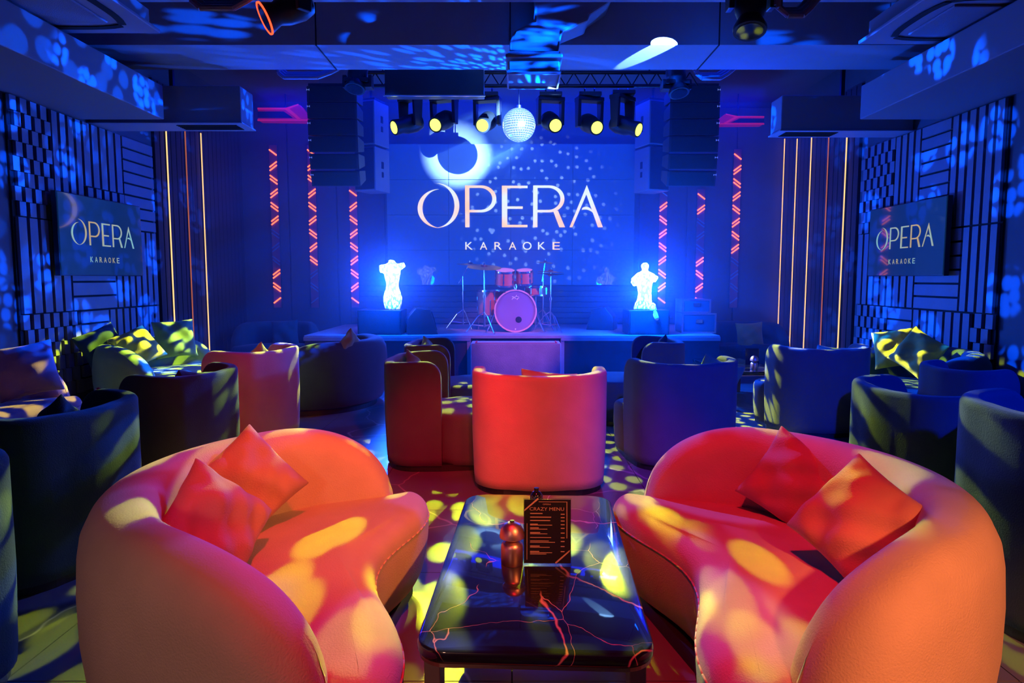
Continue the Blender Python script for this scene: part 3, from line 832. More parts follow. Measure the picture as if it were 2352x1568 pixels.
moving_head(atY(1722, 72, 4.95), (-.1, -.3, -1), 3.55, 'glossy black moving head at the top right under the beam', LENSD, scale=.95, lens_r=.09)
# pipes
for px0, px1, py, Y, lb in ((640, 790, 178, 7.7, 'bundle of grey conduit pipes left of the ceiling beam'), (1600, 1690, 180, 7.7, 'bundle of grey conduit pipes right of the ceiling beam'), (440, 600, 18, 4.9, 'conduit pipes beside the red rimmed moving head'), (1790, 1880, 35, 4.9, 'conduit pipes beside the top right moving head')):
    a = atY(px0, py, Y); b = atY(px1, py, Y); mb = MB(); b.z = a.z
    s = 1 if px0 < 1176 else -1
    for k in range(3):
        o = Vector((0, .05 * k, .035 * k))
        pts = [a + o + Vector((0, 0, .5)), a + o + Vector((0, 0, .05)), a + o + Vector((.06, 0, 0))] + [a.lerp(b, u) + o for u in (.3, .6)] + [a.lerp(b, .8) + o + Vector((0, 0, .05)), b + o + Vector((0, 0, .12)), b + o + Vector((0, 0, .5))]
        pts[0].z = pts[-1].z = ZC
        mb.tube(pts, .022, 8)
    o = mb.build('conduit_pipes', mat('grey_conduit', (.35, .35, .4), .4, bump=.05), None, smooth='a'); tag(o, lb, 'pipe')

# ---------------------------------------------------------------- mirror ball
t = thing('mirror_ball', 'large glittering mirror ball hanging above the stage front', 'mirror ball', (BALL.x, BALL.y, 3.35 - .0))
t.location.z = BALL.z
rb = .193; mb = MB(); rowsn = 22
for i in range(rowsn):
    a0 = -PI / 2 + PI * i / rowsn; a1 = a0 + PI / rowsn; am = (a0 + a1) / 2; n = max(4, int(2 * PI * rb * math.cos(am) / (PI * rb / rowsn)))
    for j in range(n):
        t0 = 2 * PI * j / n + .002; t1 = 2 * PI * (j + 1) / n - .03 / max(.2, math.cos(am)) * .5
        g = .012
        def sp_(a, b): return Vector((rb * math.cos(a) * math.cos(b), rb * math.cos(a) * math.sin(b), rb * math.sin(a)))
        mb.add([sp_(a0 + g, t0), sp_(a0 + g, t1), sp_(a1 - g, t1), sp_(a1 - g, t0)], [(0, 1, 2, 3)])
mir = mat('mirror_tile', (.9, .95, 1), .12, metal=1, emit=(.35, .65, 1), est=.8)  # emission put in for the glitter of reflected light
o = mb.build('mirror_tiles', mir, t); o['kind'] = 'stuff'
MB().lathe([(.01, -rb * .985)] + [(rb * .985 * math.cos(-PI / 2 + PI * k / 12), rb * .985 * math.sin(-PI / 2 + PI * k / 12)) for k in range(1, 12)] + [(.01, rb * .985)], (0, 0, 0), 24).build('ball_core', mat('ball_core', (.2, .3, .5), .4), t, smooth=True)
MB().cyl((0, 0, rb), (0, 0, ZC - BALL.z), .006, n=8).cyl((0, 0, rb - .01), (0, 0, rb + .03), .03).build('hanging_chain', CHROME, t)

# black roll box, ducts, cassettes
p1 = atY(885, 222, 7.75); p2 = atY(1112, 222, 7.75)
t = thing('projector_screen_box', 'long black box hanging behind the beam above the left heads', 'box', ((p1.x + p2.x) / 2, 7.8, p1.z))
MB().box((0, 0, .2), (p2.x - p1.x, .16, .40)).build('housing', BLACK, t, bevel=.01)
MB().box((0, -.075, .003), (p2.x - p1.x + .03, .02, .012)).build('bottom_bar', CHROME, t)
for sx in (-.4, .4): MB().cyl((sx, 0, .4), (sx, 0, ZC - p1.z), .008).build('hanging_rod', DARKM, t)
DY2 = 6.25
poly = [(1170, 122), (1170, 100), (1182, 74), (1226, 52), (1228, 36), (1228, -40), (1420, -40), (1400, 8), (1352, 40), (1350, 52), (1290, 76), (1282, 122)]
c0 = atY(1226, 190, DY2)
t = thing('air_duct', 'curving air duct ending in a square diffuser above the stage', 'duct', (c0.x, DY2, c0.z))
pl = [(atY(x, y, DY2).x - c0.x, atY(x, y, DY2).z - c0.z) for x, y in poly]
MB().prism(pl, -.05, .30).build('flexible_duct', DUCTM, t, bevel=.02)
z1 = atY(1226, 122, DY2).z - c0.z
MB().box((0, .12, z1 * .82), (.50, .42, z1 * .14)).box((0, .12, z1 * .48), (.45, .38, z1 * .36)).box((0, .12, z1 * .93), (.46, .40, z1 * .1)).build('plenum_box', DUCTM, t, bevel=.012)
dm = MB()
for k in range(4):
    s_ = .46 - k * .11
    for a, b, c, d in ((0, -s_ / 2, s_, .015), (0, s_ / 2, s_, .015)): dm.box((a, b + .12, .05 + k * .03), (c, d, .02))
    for a in (-s_ / 2, s_ / 2): dm.box((a, .12, .05 + k * .03), (.015, s_, .02))
dm.build('diffuser_grille', mat('diffuser_paint', (.4, .4, .45), .5), t)
MB().box((0, .12, z1 * .27), (.48, .42, z1 * .08)).build('flange', DUCTM, t)

CASM = mat('cassette_paint', (.35, .35, .40), .5, bump=.08, bscale=6)
for s, pxc, pyc, lb in ((-1, 372, 79, 'square ceiling air conditioner with curved slots at top left'), (1, 1968, 104, 'square ceiling air conditioner with curved slots at top right')):
    p = atZ(pxc, pyc, 3.45); L_ = 1.15
    ang = s * -.05
    t = thing('ceiling_air_conditioner', lb, 'air conditioner', (p.x + s * L_ / 2, p.y - L_ / 2 - .02, 3.45))
    MB().box((0, 0, .015), (L_, L_, .03)).build('panel', CASM, t, bevel=.008)
    MB().box((0, 0, .10), (L_ - .12, L_ - .12, .14)).build('body', DUCTM, t)
    MB().box((0, 0, -.008), (.6, .6, .02)).build('intake_grille', mat('cassette_grille', (.28, .28, .33), .6, bump=.5, bscale=120), t, bevel=.02)
    for k in range(4):
        a = k * PI / 2; c = Vector((math.cos(a) * .43, math.sin(a) * .43, -.004))
        sl = MB(); pts = []
        for u in range(9):
            v = (u / 8 - .5) * .72; bend = -.05 * (abs(v) / .36) ** 3
            pts.append(Vector((math.cos(a) * (.43 + bend) - math.sin(a) * v, math.sin(a) * (.43 + bend) + math.cos(a) * v, -.004)))
        nrm = Vector((math.cos(a), math.sin(a), 0))
        sl.loft([[q_ + nrm * w_ + Vector((0, 0, h_)) for w_, h_ in ((-.03, .0), (.03, 0), (.03, -.006), (-.03, -.006))] for q_ in pts])
        sl.build('air_slot', RECESS, t)
    mb = MB()
    for sx in (-.4, .4):
        for sy in (-.4, .4): mb.cyl((sx, sy, .17), (sx, sy, ZC - 3.45), .006, n=6)
    mb.build('hanging_rod', CHROME, t)
for s, xe, ya, yb, lb in ((-1, 2.87, 7.42, 7.78, 'boxed fan coil duct jutting from the left wall by the gold lines'), (1, 3.0, 7.8, 8.12, 'boxed fan coil duct jutting from the right wall by the gold lines')):
    t = thing('fan_coil_box', lb, 'duct', (s * (xe + 4.48) / 2, (ya + yb) / 2, 3.06)); w = 4.48 - xe
    MB().box((0, 0, .20), (w, yb - ya, .38)).build('casing', DUCTM, t, bevel=.012)
    MB().box((0, 0, .005), (w + .03, yb - ya + .04, .012)).build('lip', CASM, t)
    mb = MB()
    for k in range(6): mb.box((-s * w * .25, -.1 + k * .04, -.004), (w * .4, .015, .008))
    mb.build('grille', RECESS, t)
    MB().box((0, 0, .39 + .42), (.04, .04, .85)).build('hanging_rod', DARKM, t)

# angular dark housings by the back wall, red light painted as colour and emission
RB = mat('painted_red_housing', (.6, .02, .03), .4, emit=(.5, .0, .01), est=.25); RB2 = mat('painted_red_edge', (.8, .03, .04), .4, emit=(.9, .02, .04), est=.35)
for s, xa, xb, ytop, ybot, lb in ((-1, 592, 712, 240, 278, 'pointed housing with red light painted on, between left duct and array'), (1, 1755, 1642, 262, 286, 'pointed housing with red light painted on, between right array and duct')):
    A = lambda x, y: atY(x, y, 10.9)
    o = A((xa + xb) / 2, ybot)
    t = thing('red_lit_housing', lb, 'light', (o.x, 10.9, o.z))
    f = lambda u, v: (A(xa + (xb - xa) * u, ytop + (ybot - ytop) * v).x - o.x, A(xa + (xb - xa) * u, ytop + (ybot - ytop) * v).z - o.z)
    MB().prism([f(0, .25), f(.6, .25), f(.8, 0), f(1, .85), f(.97, 1), f(0, .95)], 0, .2).build('housing', RB, t, bevel=.01)
    for pts in ([f(0, .2), f(.55, .2), f(.78, -.03), f(.78, .03), f(.57, .30), f(0, .30)], [f(0, .9), f(.97, .9), f(1, .98), f(0, 1.0)], [f(.6, .25), f(.82, .85), f(.76, .88), f(.52, .28)]):
        MB().prism(pts, -.012, .0).build('painted_edge', RB2, t)
    MB().prism([f(0, .42), f(.5, .42), f(.68, .82), f(0, .82)], -.006, .0).build('window_slot', RECESS, t)
    MB().cyl((0, .1, .05), (0, .1, ZC - o.z), .01).build('hanging_rod', DARKM, t)


# ---------------------------------------------------------------- seating
def smooth_line(P, n, it):
    P = [Vector(p) for p in P]; m = len(P); acc = [0]
    for i in range(m): acc.append(acc[-1] + (P[(i + 1) % m] - P[i]).length)
    out = []; j = 0
    for k in range(n):
        t = acc[-1] * k / n
        while acc[j + 1] < t: j += 1
        out.append(P[j].lerp(P[(j + 1) % m], (t - acc[j]) / max(1e-9, acc[j + 1] - acc[j])))
    for _ in range(it): out = [out[i] * .5 + (out[i - 1] + out[(i + 1) % n]) * .25 for i in range(n)]
    return [(p.x, p.y) for p in out]


def seat_block(outline, z0, z1, r, dome=.02, undercut=.03, mid=None):
    n = len(outline); O = [Vector((*p, 0)) for p in outline]; nr = []
    for i in range(n):
        d = (O[(i + 1) % n] - O[i - 1]).normalized(); nr.append(Vector((-d.y, d.x, 0)))
    c = sum(O, Vector()) / n
    if sum((c - O[i]).dot(nr[i]) for i in range(n)) < 0: nr = [-q for q in nr]
    if mid: c = Vector((*mid, 0))
    rows = [(undercut, z0), (undercut * .5, z0 + .05), (0, z0 + (z1 - z0) * .55), (0, z1 - r)]
    for k in range(1, 6):
        a = k / 5 * PI / 2; rows.append((r * (1 - math.cos(a)), z1 - r + r * math.sin(a)))
    rings = [[O[i] + nr[i] * ins + Vector((0, 0, z)) for i in range(n)] for ins, z in rows]
    last = rings[-1]
    cc = Vector((c.x, c.y, z1 + dome))
    for k in (.2, .45, .75): rings.append([p.lerp(Vector((c.x, c.y, p.z)), k) + Vector((0, 0, dome * (1 - (1 - k) ** 2))) for p in last])
    mb = MB(); mb.loft(rings, cap=False)
    m = len(mb.v); L0 = (len(rings) - 1) * n; mb.v.append(tuple(cc)); mb.f += [(L0 + i, L0 + (i + 1) % n, m) for i in range(n)]
    mb.f.append(tuple(range(n - 1, -1, -1)))
    return mb


def shell(path, t, hf, z0, r, lean=.0, bulge=.0, inner=.30):
    """path: outer plan line; the inward side is to the left of travel; hf(s01, dist to end) -> top height"""
    P = [Vector((*p, 0)) for p in path]; n = len(P); acc = [0]
    for a, b in zip(P, P[1:]): acc.append(acc[-1] + (b - a).length)
    T = acc[-1]; rings = []
    for i in range(n):
        d = (P[min(i + 1, n - 1)] - P[max(i - 1, 0)]).normalized(); nn = Vector((-d.y, d.x, 0))
        de = min(acc[i], T - acc[i]); H = hf(acc[i] / T, de)
        tt = t * (min(1, .55 + .45 * math.sqrt(max(0, min(1, de / (t * .9))))) if t > .14 else 1)
        off = (t - tt) / 2
        sec = [(off + .05 * (t > .14) + .015, z0), (off + .01, z0 + .06), (off - bulge, z0 + (H - z0) * .45), (off - bulge * .6, H - r * 1.2)]
        for k in range(1, 7):
            a = k / 6 * PI / 2; sec.append((off + r - r * math.cos(a) if k else off, H - r * 1.2 + r * 1.2 * math.sin(a)))
        for k in range(6, -1, -1):
            a = k / 6 * PI / 2; sec.append((off + tt - r + r * math.cos(a), H - r * 1.2 + r * 1.2 * math.sin(a)))
        sec += [(off + tt, max(z0 + .1, min(inner, H - r * 1.3))), (off + tt, z0)]
        rings.append([P[i] + nn * u + Vector((0, 0, z)) for u, z in sec])
    mb = MB(); mb.loft(rings, closed=True, cap=True)
    return mb


def chair_protos(cm, cush):
    w, d, sdp, h = .87, .86, .44, .82; Rr = .24; pts = []
    for k in range(6): pts.append((-w / 2, -d / 2 + sdp - (sdp - Rr) * k / 6))
    for k in range(9):
        a = PI + k / 8 * PI / 2; pts.append((-w / 2 + Rr + Rr * math.cos(a), -d / 2 + Rr + Rr * math.sin(a)))
    for k in range(1, 7): pts.append((-w / 2 + Rr + (w - 2 * Rr) * k / 7, -d / 2 - .03 * math.sin(PI * k / 7)))
    for k in range(9):
        a = 1.5 * PI + k / 8 * PI / 2; pts.append((w / 2 - Rr + Rr * math.cos(a), -d / 2 + Rr + Rr * math.sin(a)))
    for k in range(1, 7): pts.append((w / 2, -d / 2 + Rr + (sdp - Rr) * k / 6))
    # denser ends for the rounded top corner
    e0 = [(-w / 2, -d / 2 + sdp - q) for q in (0, .004, .012, .025, .045, .07, .10, .13)]; pts = e0 + pts[4:]
    e1 = [(x * -1, y) for x, y in e0][::-1]; pts = pts[:-4] + e1

    def hf(u, de):
        r = .12; dip = -.025 * math.sin(PI * u) ** 2
        return h + dip - (r - math.sqrt(max(0, r * r - (r - de) ** 2)) if de < r else 0)
    root = thing('tub_chair', '', 'chair')
    sh = shell(pts, .085, hf, .045, .025).build('backrest', cm, root, smooth=True)
    wi = w / 2 - .09; out = []
    for k in range(7): a = PI + k / 6 * PI / 2; out.append((-wi + .16 + .16 * math.cos(a), -d / 2 + .10 + .16 + .16 * math.sin(a)))
    for k in range(7): a = 1.5 * PI + k / 6 * PI / 2; out.append((wi - .16 + .16 * math.cos(a), -d / 2 + .26 + .16 * math.sin(a)))
    out += [(wi, -.02), (wi + .02, .03), (wi + .075, .10)]
    for k in range(9): a = 0 + k / 8 * PI / 2; out.append((wi + .08 - .2 + .2 * math.cos(a), d / 2 - .2 + .2 * math.sin(a)))
    for k in range(9): a = PI / 2 + k / 8 * PI / 2; out.append((-wi - .08 + .2 + .2 * math.cos(a), d / 2 - .2 + .2 * math.sin(a)))
    out += [(-wi - .075, .10), (-wi - .02, .03), (-wi, -.02)]
    seat_block(out, .045, .43, .05, .015, .02).build('seat', cm, root, smooth=True)
    bo = [(x * .93, y * .93) for x, y in pts] + [(.36, .36), (-.36, .36)]
    MB().loft([[(x, y, 0) for x, y in bo], [(x, y, .05) for x, y in bo]]).build('base', BLACK, root)
    return root


def pillow_mb(sz=.42, th=.11, seed=0, n=16):
    rnd = random.Random(seed); ph = [rnd.uniform(0, 6) for _ in range(6)]
    mb = MB(); idx = {}

    def pt(i, j, s):
        u = -1 + 2 * i / n; v = -1 + 2 * j / n
        e = 1 - .10 * (1 - abs(v) ** 2) * abs(u) ** 3; g = 1 - .10 * (1 - abs(u) ** 2) * abs(v) ** 3
        x = u * e * sz / 2; y = v * g * sz / 2
        b = max(0, (1 - abs(u) ** 2.4)) ** .55 * max(0, (1 - abs(v) ** 2.4)) ** .55
        wv = .016 * math.sin(5 * u + 3 * v + ph[0]) * b + .010 * math.sin(9 * v - 6 * u + ph[1]) * b + .008 * math.sin(14 * u * v + ph[2]) * b + .006 * math.sin(16 * u + ph[4]) * abs(v) ** 2 * b ** .5 * 1.5
        z = s * th * b + wv
        z += .018 * (abs(u) * abs(v)) ** 2 * math.sin(ph[3] + 3 * u)
        return (x, y, z)
    for s in (1, -1):
        for i in range(n + 1):
            for j in range(n + 1):
                edge = i in (0, n) or j in (0, n)
                key = (i, j, 0 if edge else s)
                if key not in idx: idx[key] = len(mb.v); mb.v.append(pt(i, j, s))
        for i in range(n):
            for j in range(n):
                g = lambda a, b: idx[(a, b, 0 if (a in (0, n) or b in (0, n)) else s)]
                f = (g(i, j), g(i + 1, j), g(i + 1, j + 1), g(i, j + 1)); mb.f.append(f if s > 0 else f[::-1])
    return mb


PC = [0]


def pillow(c, normal, roll, m, label, sz=.42, th=.10, group=None):
    PC[0] += 1
    o = pillow_mb(sz, th, PC[0]).build('cushion', m, None, smooth=True, sub=1)
    n = Vector(normal).normalized(); q = n.to_track_quat('Z', 'Y'); M = q.to_matrix().to_4x4() @ Matrix.Rotation(math.radians(roll), 4, 'Z')
    M.translation = Vector(c); o.matrix_world = M
    # seam piping round the edge is a part of its own
    e = MB(); N_ = 16; pts = []
    base = pillow_mb(sz, th, PC[0])
    vs = [Vector(v) for v in base.v]
    per = [i for i, v in enumerate(base.v)]
    tag(o, label, 'cushion', group); return o


fac = lambda x, y: math.atan2(-x, y)                  # heading of a thing that faces (x, y)
PR = {}


def chair(back, face, m, label, cush=None, hs=1.0, ws=1.0, group='tub chairs around the low tables', clabel=None):
    f = Vector((*face, 0)).normalized(); rz = fac(f.x, f.y)
    c = Vector((*back, 0)) + f * .43 * ws
    if m.name not in PR: PR[m.name] = chair_protos(m, None); o = PR[m.name]
    else: o = copy_tree(PR[m.name])
    o.location = (c.x, c.y, 0); o.rotation_euler = (0, 0, rz); o.scale = (ws, ws, hs); tag(o, label, 'chair', group)
    if cush:
        r = Vector((f.y, -f.x, 0)); p = Vector((*back, 0)) + f * (.225 * ws) + Vector((0, 0, .605 * hs + .02)) + r * cush[1]
        pillow(p, f + Vector((0, 0, .32)), cush[2], cush[0], clabel, sz=.40, th=.07, group='cushions in the tub chairs')
    return o


def sofa(center, face, m, label, r=.865, h=.76, ex=1.0, ey=1.0, group='curved sofas', hs=1.0):
    f = Vector((*face, 0)).normalized(); key = ('sofa', m.name)
    if key not in PR:
        root = thing('curved_sofa', '', 'sofa')
        pts = []; n = 54; a0 = 180 - 1; a1 = 360 + 1
        for k in range(n + 1):
            u = k / n; u = u - .035 * math.sin(2 * PI * u) * 1.0
            a = math.radians(a0 + (a1 - a0) * u); pts.append((r * 1.0 * math.cos(a), r * math.sin(a)))

        def hf(u, de):
            L_ = .62
            return h if de > L_ else .36 + (h - .36) * math.sqrt(max(0, 1 - (1 - de / L_) ** 2.3))
        sh = shell(pts, .21, hf, .05, .085, bulge=.03).build('backrest', m, root, smooth=True, sub=1)
        ri = r - .14; out = []
        for k in range(25):
            a = math.radians(188 + 164 * k / 24); out.append(((ri) * math.cos(a), (ri) * math.sin(a)))
        fr = [(.72, .03), (.83, .08), (.875, .0), (.0, .0)]
        lob = [(.74, .06), (.83, .03), (.86, .10), (.80, .20), (.66, .25), (.50, .235), (.34, .18), (.18, .115), (0, .085)]
        # front: right end, right lobe, hollow, left lobe
        R_ = [(.72, -.045), (.775, .0), (.83, .05), (.85, .10), (.80, .15), (.70, .18), (.56, .18), (.40, .14), (.26, .075), (.13, .03)]
        out += R_ + [(0, .015)] + [(-x, y) for x, y in R_[::-1]]
        out = smooth_line(out, 96, 7)
        seat_block(out, .05, .43, .075, .02, .06, mid=(0, -.12)).build('seat', m, root, smooth=True, sub=1)
        fp = [Vector((x * 1.0, y * 1.0, .352)) for x, y in out]; k0 = max(range(96), key=lambda i: out[i][0])
        front = [p for p in (fp[k0:] + fp[:k0]) if p.y > -.02]
        MB().tube(front, .0035, 6).build('seam', m, root, smooth=True)
        # seam piping along the top of the back
        sp = []
        for k in range(15, 40):
            u = k / n; u = u - .035 * math.sin(2 * PI * u); a = math.radians(a0 + (a1 - a0) * u); rr = r - .165
            sp.append(Vector((rr * math.cos(a), rr * math.sin(a), h - .022)))
        MB().tube(sp, .0035, 6).build('seam', m, root, smooth=True)
        bo = [(x * .88, y * .88) for x, y in pts] + [(.6, .1), (0, 0), (-.6, .1)]
        MB().loft([[(x, y, 0) for x, y in bo], [(x, y, .06) for x, y in bo]]).build('base', BLACK, root)
        PR[key] = root; o = root
    else: o = copy_tree(PR[key])
    o.location = (center[0], center[1], 0); o.rotation_euler = (0, 0, fac(f.x, f.y)); o.scale = (ex, ey, hs)
    tag(o, label, 'sofa', group); return o


sofa((-.51, 2.37), (1, .065), BEIGE, 'orange lit beige curved sofa left of the marble table, two cushions')
sofa((.66, 2.35), (-1, -.05), BEIGE, 'red lit beige curved sofa right of the marble table, two cushions')
pillow(atY(570, 1108, 2.62), (.5, -.75, .42), 36, BEIGE_C, 'beige cushion leaning on the far back of the left front sofa', .36, .08)
pillow(atY(492, 1205, 2.24), (.72, -.40, .42), 40, BEIGE_C, 'dusky beige cushion on the left front sofa, nearer the camera end', .36, .09)
pillow(atY(1824, 1108, 2.75), (-.45, -.75, .35), -28, BEIGE_C, 'dark red cushion at the far end of the right front sofa', .36, .085)
pillow(atY(1975, 1198, 2.16), (-.6, -.5, .5), -28, BEIGE_C, 'bright red cushion in the middle of the right front sofa', .37, .09)

chair((.18, 4.34), (.02, 1), BEIGE, 'orange lit tub chair seen from behind at the end of the marble table', (BEIGE_C, .05, 5), clabel='reddish cushion peeping over the back of the orange centre chair', ws=1.05)
chair((-.97, 5.33), (1, .03), SLATE, 'crimson lit tub chair just left of the orange centre chair', (GREEN, 0, 30), clabel='green cushion in the crimson lit tub chair')
chair((-1.02, 6.62), (1, .03), SLATE, 'dark tub chair directly behind the crimson lit one', (GREEN, .0, 25), clabel='green cushion in the chair behind the crimson lit one')
chair((1.36, 4.95), (-.2, .98), SLATE, 'blue lit tub chair just right of the orange centre chair', (GREEN, .25, 20), clabel='crumpled green cushion in the blue tub chair by the centre chair', ws=.95)
chair((1.70, 6.85), (-1, .05), SLATE, 'tub chair turned sideways behind the blue one, near the right torso', (TEAL, 0, 30), clabel='striped lit cushion in the sideways chair below the right torso')
chair((-2.02, 3.25), (-.95, .22), TEAL, 'black looking tub chair beside the left front sofa', (TEAL, 0, 35), clabel='dark blue cushion in the black chair beside the left front sofa')
chair((-2.0, 4.50), (-.94, .33), TEAL, 'dark tub chair behind the black one, facing the left wall', (TEAL, .0, 10), clabel='dark cushion in the second chair of the left row', ws=.88)
chair((-2.05, 5.95), (-.93, .36), BEIGE, 'crimson backed beige tub chair with yellow lit edge, facing the left wall', (MUST, 0, 35), clabel='yellow cushion in the crimson backed beige chair')
sofa((-2.32, 7.72), (-.98, .15), TEAL, 'dark blue curved sofa back with green dots, left of the stage front')
sofa((-3.50, 7.32), (1, .05), GREEN, 'green dappled curved sofa under the left wall screen')
sofa((-3.72, 5.02), (1, .1), PLUM, 'plum lit curved sofa at the left edge of the picture', ex=.98, ey=.80)
sofa((-3.55, 10.15), (.1, -1), TEAL, 'dim curved sofa at the back left corner below the red strips', ex=.75, ey=.75)
sofa((3.45, 10.15), (-.1, -1), TEAL, 'dim curved sofa at the back right corner by the gold lines', ex=.8, ey=.8)
sofa((3.50, 6.45), (-1, .1), TEAL, 'dark curved sofa under the right wall screen with yellow cushions')
chair((2.86, 6.0), (-.08, 1), SLATE, 'dark blue tub chair seen from behind, right of the long side table', (TEAL, .1, 5), clabel='dark cushion in the blue chair beside the long side table')
chair((2.10, 3.85), (.99, .12), TEAL, 'dark tub chair behind the right front sofa, facing right')
chair((3.02, 4.75), (.98, .2), SLATE, 'small blue lit tub chair second behind the right front sofa', ws=.72)
chair((1.98, 2.62), (.98, .18), TEAL, 'tall blue tub chair at the right edge beside the right front sofa', hs=1.13)
pillow((2.52, 3.0, .80), (.3, -.3, .9), 20, TEAL, 'blue cushion in the tall chair at the right edge', .40, .07)
chair((-1.77, 2.03), (-.98, .1), TEAL, 'dark tub chair cut by the left edge, green lit foot')
# cushions on the wall sofas
G = 'cushions on the wall sofas'
pillow(atY(238, 800, 6.95), (.75, -.5, .3), 20, TEAL, 'dark teal cushion at the near end of the left wall sofa', .46, .09)
pillow(atY(315, 797, 7.05), (.55, -.6, .6), 25, MUST, 'yellow lit cushion in the middle of the left wall sofa', .44, .09)
pillow(atY(402, 778, 7.75), (.55, -.8, .25), 3, GREEN, 'green dappled square cushion at the far end of the left wall sofa', .46, .09)
pillow(atY(60, 850, 5.45), (.55, -.8, .3), 10, PLUM, 'magenta and blue cushion on the plum sofa at the left edge', .46, .10)
pillow(atY(2055, 800, 6.85), (-.6, -.7, .3), 12, MUST, 'yellow cushion on the right wall sofa, farther of two', .42, .09)
pillow(atY(2108, 810, 6.45), (-.75, -.5, .4), -28, MUST, 'yellow cushion on the right wall sofa, nearer of two', .42, .09)
pillow(atY(655, 765, 10.3), (.1, -1, .25), 4, TEAL, 'dim square cushion on the back left corner sofa', .42, .08)
pillow(atY(1722, 770, 10.25), (-.1, -1, .25), 3, MUST, 'dotted dark cushion on the back right corner sofa', .42, .08)
pillow(atY(800, 806, 7.25), (-.9, .3, .3), 30, GREEN, 'green cushion peeping over the back of the dark blue curved sofa', .42, .08)


# ---------------------------------------------------------------- low tables
def marble():
    m = bpy.data.materials.new('black_marble'); m.use_nodes = True; nt = m.node_tree; N = nt.nodes; L = nt.links
    b = N['Principled BSDF']; b.inputs['Roughness'].default_value = .24; b.inputs['Specular IOR Level'].default_value = .2; b.inputs['Coat Weight'].default_value = 1; b.inputs['Coat Roughness'].default_value = .03
    tc = N.new('ShaderNodeTexCoord'); mp = N.new('ShaderNodeMapping'); mp.inputs['Rotation'].default_value = (0, 0, .6); mp.inputs['Scale'].default_value = (1.0, .62, 1)
    L.new(tc.outputs['Object'], mp.inputs[0])
    no = N.new('ShaderNodeTexNoise'); no.inputs['Scale'].default_value = 3.2; no.inputs['Detail'].default_value = 4; L.new(mp.outputs[0], no.inputs['Vector'])
    ad = N.new('ShaderNodeVectorMath'); ad.operation = 'MULTIPLY_ADD'; ad.inputs[1].default_value = (.22, .22, .22); L.new(no.outputs['Color'], ad.inputs[0]); L.new(mp.outputs[0], ad.inputs[2])
    col = None
    for sc, w in ((1.9, .008), (3.3, .004)):
        v = N.new('ShaderNodeTexVoronoi'); v.feature = 'DISTANCE_TO_EDGE'; v.inputs['Scale'].default_value = sc; v.voronoi_dimensions = '3D'; L.new(ad.outputs[0], v.inputs['Vector'])
        r = N.new('ShaderNodeMapRange'); r.inputs[1].default_value = 0; r.inputs[2].default_value = w; r.inputs[3].default_value = 1; r.inputs[4].default_value = 0; L.new(v.outputs['Distance'], r.inputs[0])
        n2 = N.new('ShaderNodeTexNoise'); n2.inputs['Scale'].default_value = sc * .9; L.new(tc.outputs['Object'], n2.inputs['Vector'])
        r3 = N.new('ShaderNodeMapRange'); r3.inputs[1].default_value = .42; r3.inputs[2].default_value = .48; L.new(n2.outputs['Fac'], r3.inputs[0])
        mu = N.new('ShaderNodeMath'); mu.operation = 'MULTIPLY'; L.new(r.outputs[0], mu.inputs[0]); L.new(r3.outputs[0], mu.inputs[1])
        if col is None: col = mu.outputs[0]
        else:
            mm = N.new('ShaderNodeMath'); mm.operation = 'MAXIMUM'; L.new(col, mm.inputs[0]); L.new(mu.outputs[0], mm.inputs[1]); col = mm.outputs[0]
    mx = N.new('ShaderNodeMix'); mx.data_type = 'RGBA'; mx.inputs[6].default_value = (.008, .008, .01, 1); mx.inputs[7].default_value = (.75, .5, .42, 1)
    L.new(col, mx.inputs[0]); L.new(mx.outputs[2], b.inputs['Base Color'])
    return m


MARB = marble(); TLEG = mat('table_leg', (.35, .2, .18), .4, metal=.3); TRIM = mat('copper_rim', (.6, .3, .22), .3, metal=.8)


def rrect(w, l, r, n=8):
    out = []
    for cx, cyy, a0 in ((w / 2 - r, l / 2 - r, 0), (-w / 2 + r, l / 2 - r, 90), (-w / 2 + r, -l / 2 + r, 180), (w / 2 - r, -l / 2 + r, 270)):
        for k in range(n + 1):
            a = math.radians(a0 + 90 * k / n); out.append((cx + r * math.cos(a), cyy + r * math.sin(a)))
    return out


def low_table(c, w, l, rz, label, zt=.42, group=None):
    t = thing('marble_coffee_table', label, 'table', (c[0], c[1], 0), rz, group)
    rings = []
    for ins, z in ((.006, zt - .035), (0, zt - .028), (0, zt - .008), (.003, zt - .002), (.008, zt)):
        rings.append([(x * (1 - 2 * ins / w), y * (1 - 2 * ins / l), z) for x, y in rrect(w, l, .09)])
    MB().loft(rings).build('tabletop', MARB, t, smooth='a')
    MB().loft([[(x, y, z) for x, y in rrect(w - .01, l - .01, .085)] for z in (zt - .046, zt - .035)]).build('rim', TRIM, t)
    for sx in (-1, 1):
        for sy in (-1, 1):
            MB().box((sx * (w / 2 - .045), sy * (l / 2 - .10), (zt - .046) / 2), (.045, .09, zt - .046)).build('leg', TLEG, t, bevel=.003)
    return t


low_table((.09, 2.42), .66, 1.36, -.045, 'black marble table with red veins between the two front sofas', group='marble coffee tables')
low_table((-2.98, 4.45), .44, .85, .15, 'small marble table behind the black chair at left, rose and lamp on it', group='marble coffee tables')
low_table((-3.02, 6.80), .40, .62, 0.1, 'marble table in front of the green wall sofa', group='marble coffee tables')
low_table((2.62, 7.95), .62, 1.3, .08, 'long marble side table near the back right sofa', group='marble coffee tables')

LM = mat('brushed_red_metal', (.75, .42, .38), .38, metal=1, bump=.05, bscale=40, stretch=(1, 1, 40))


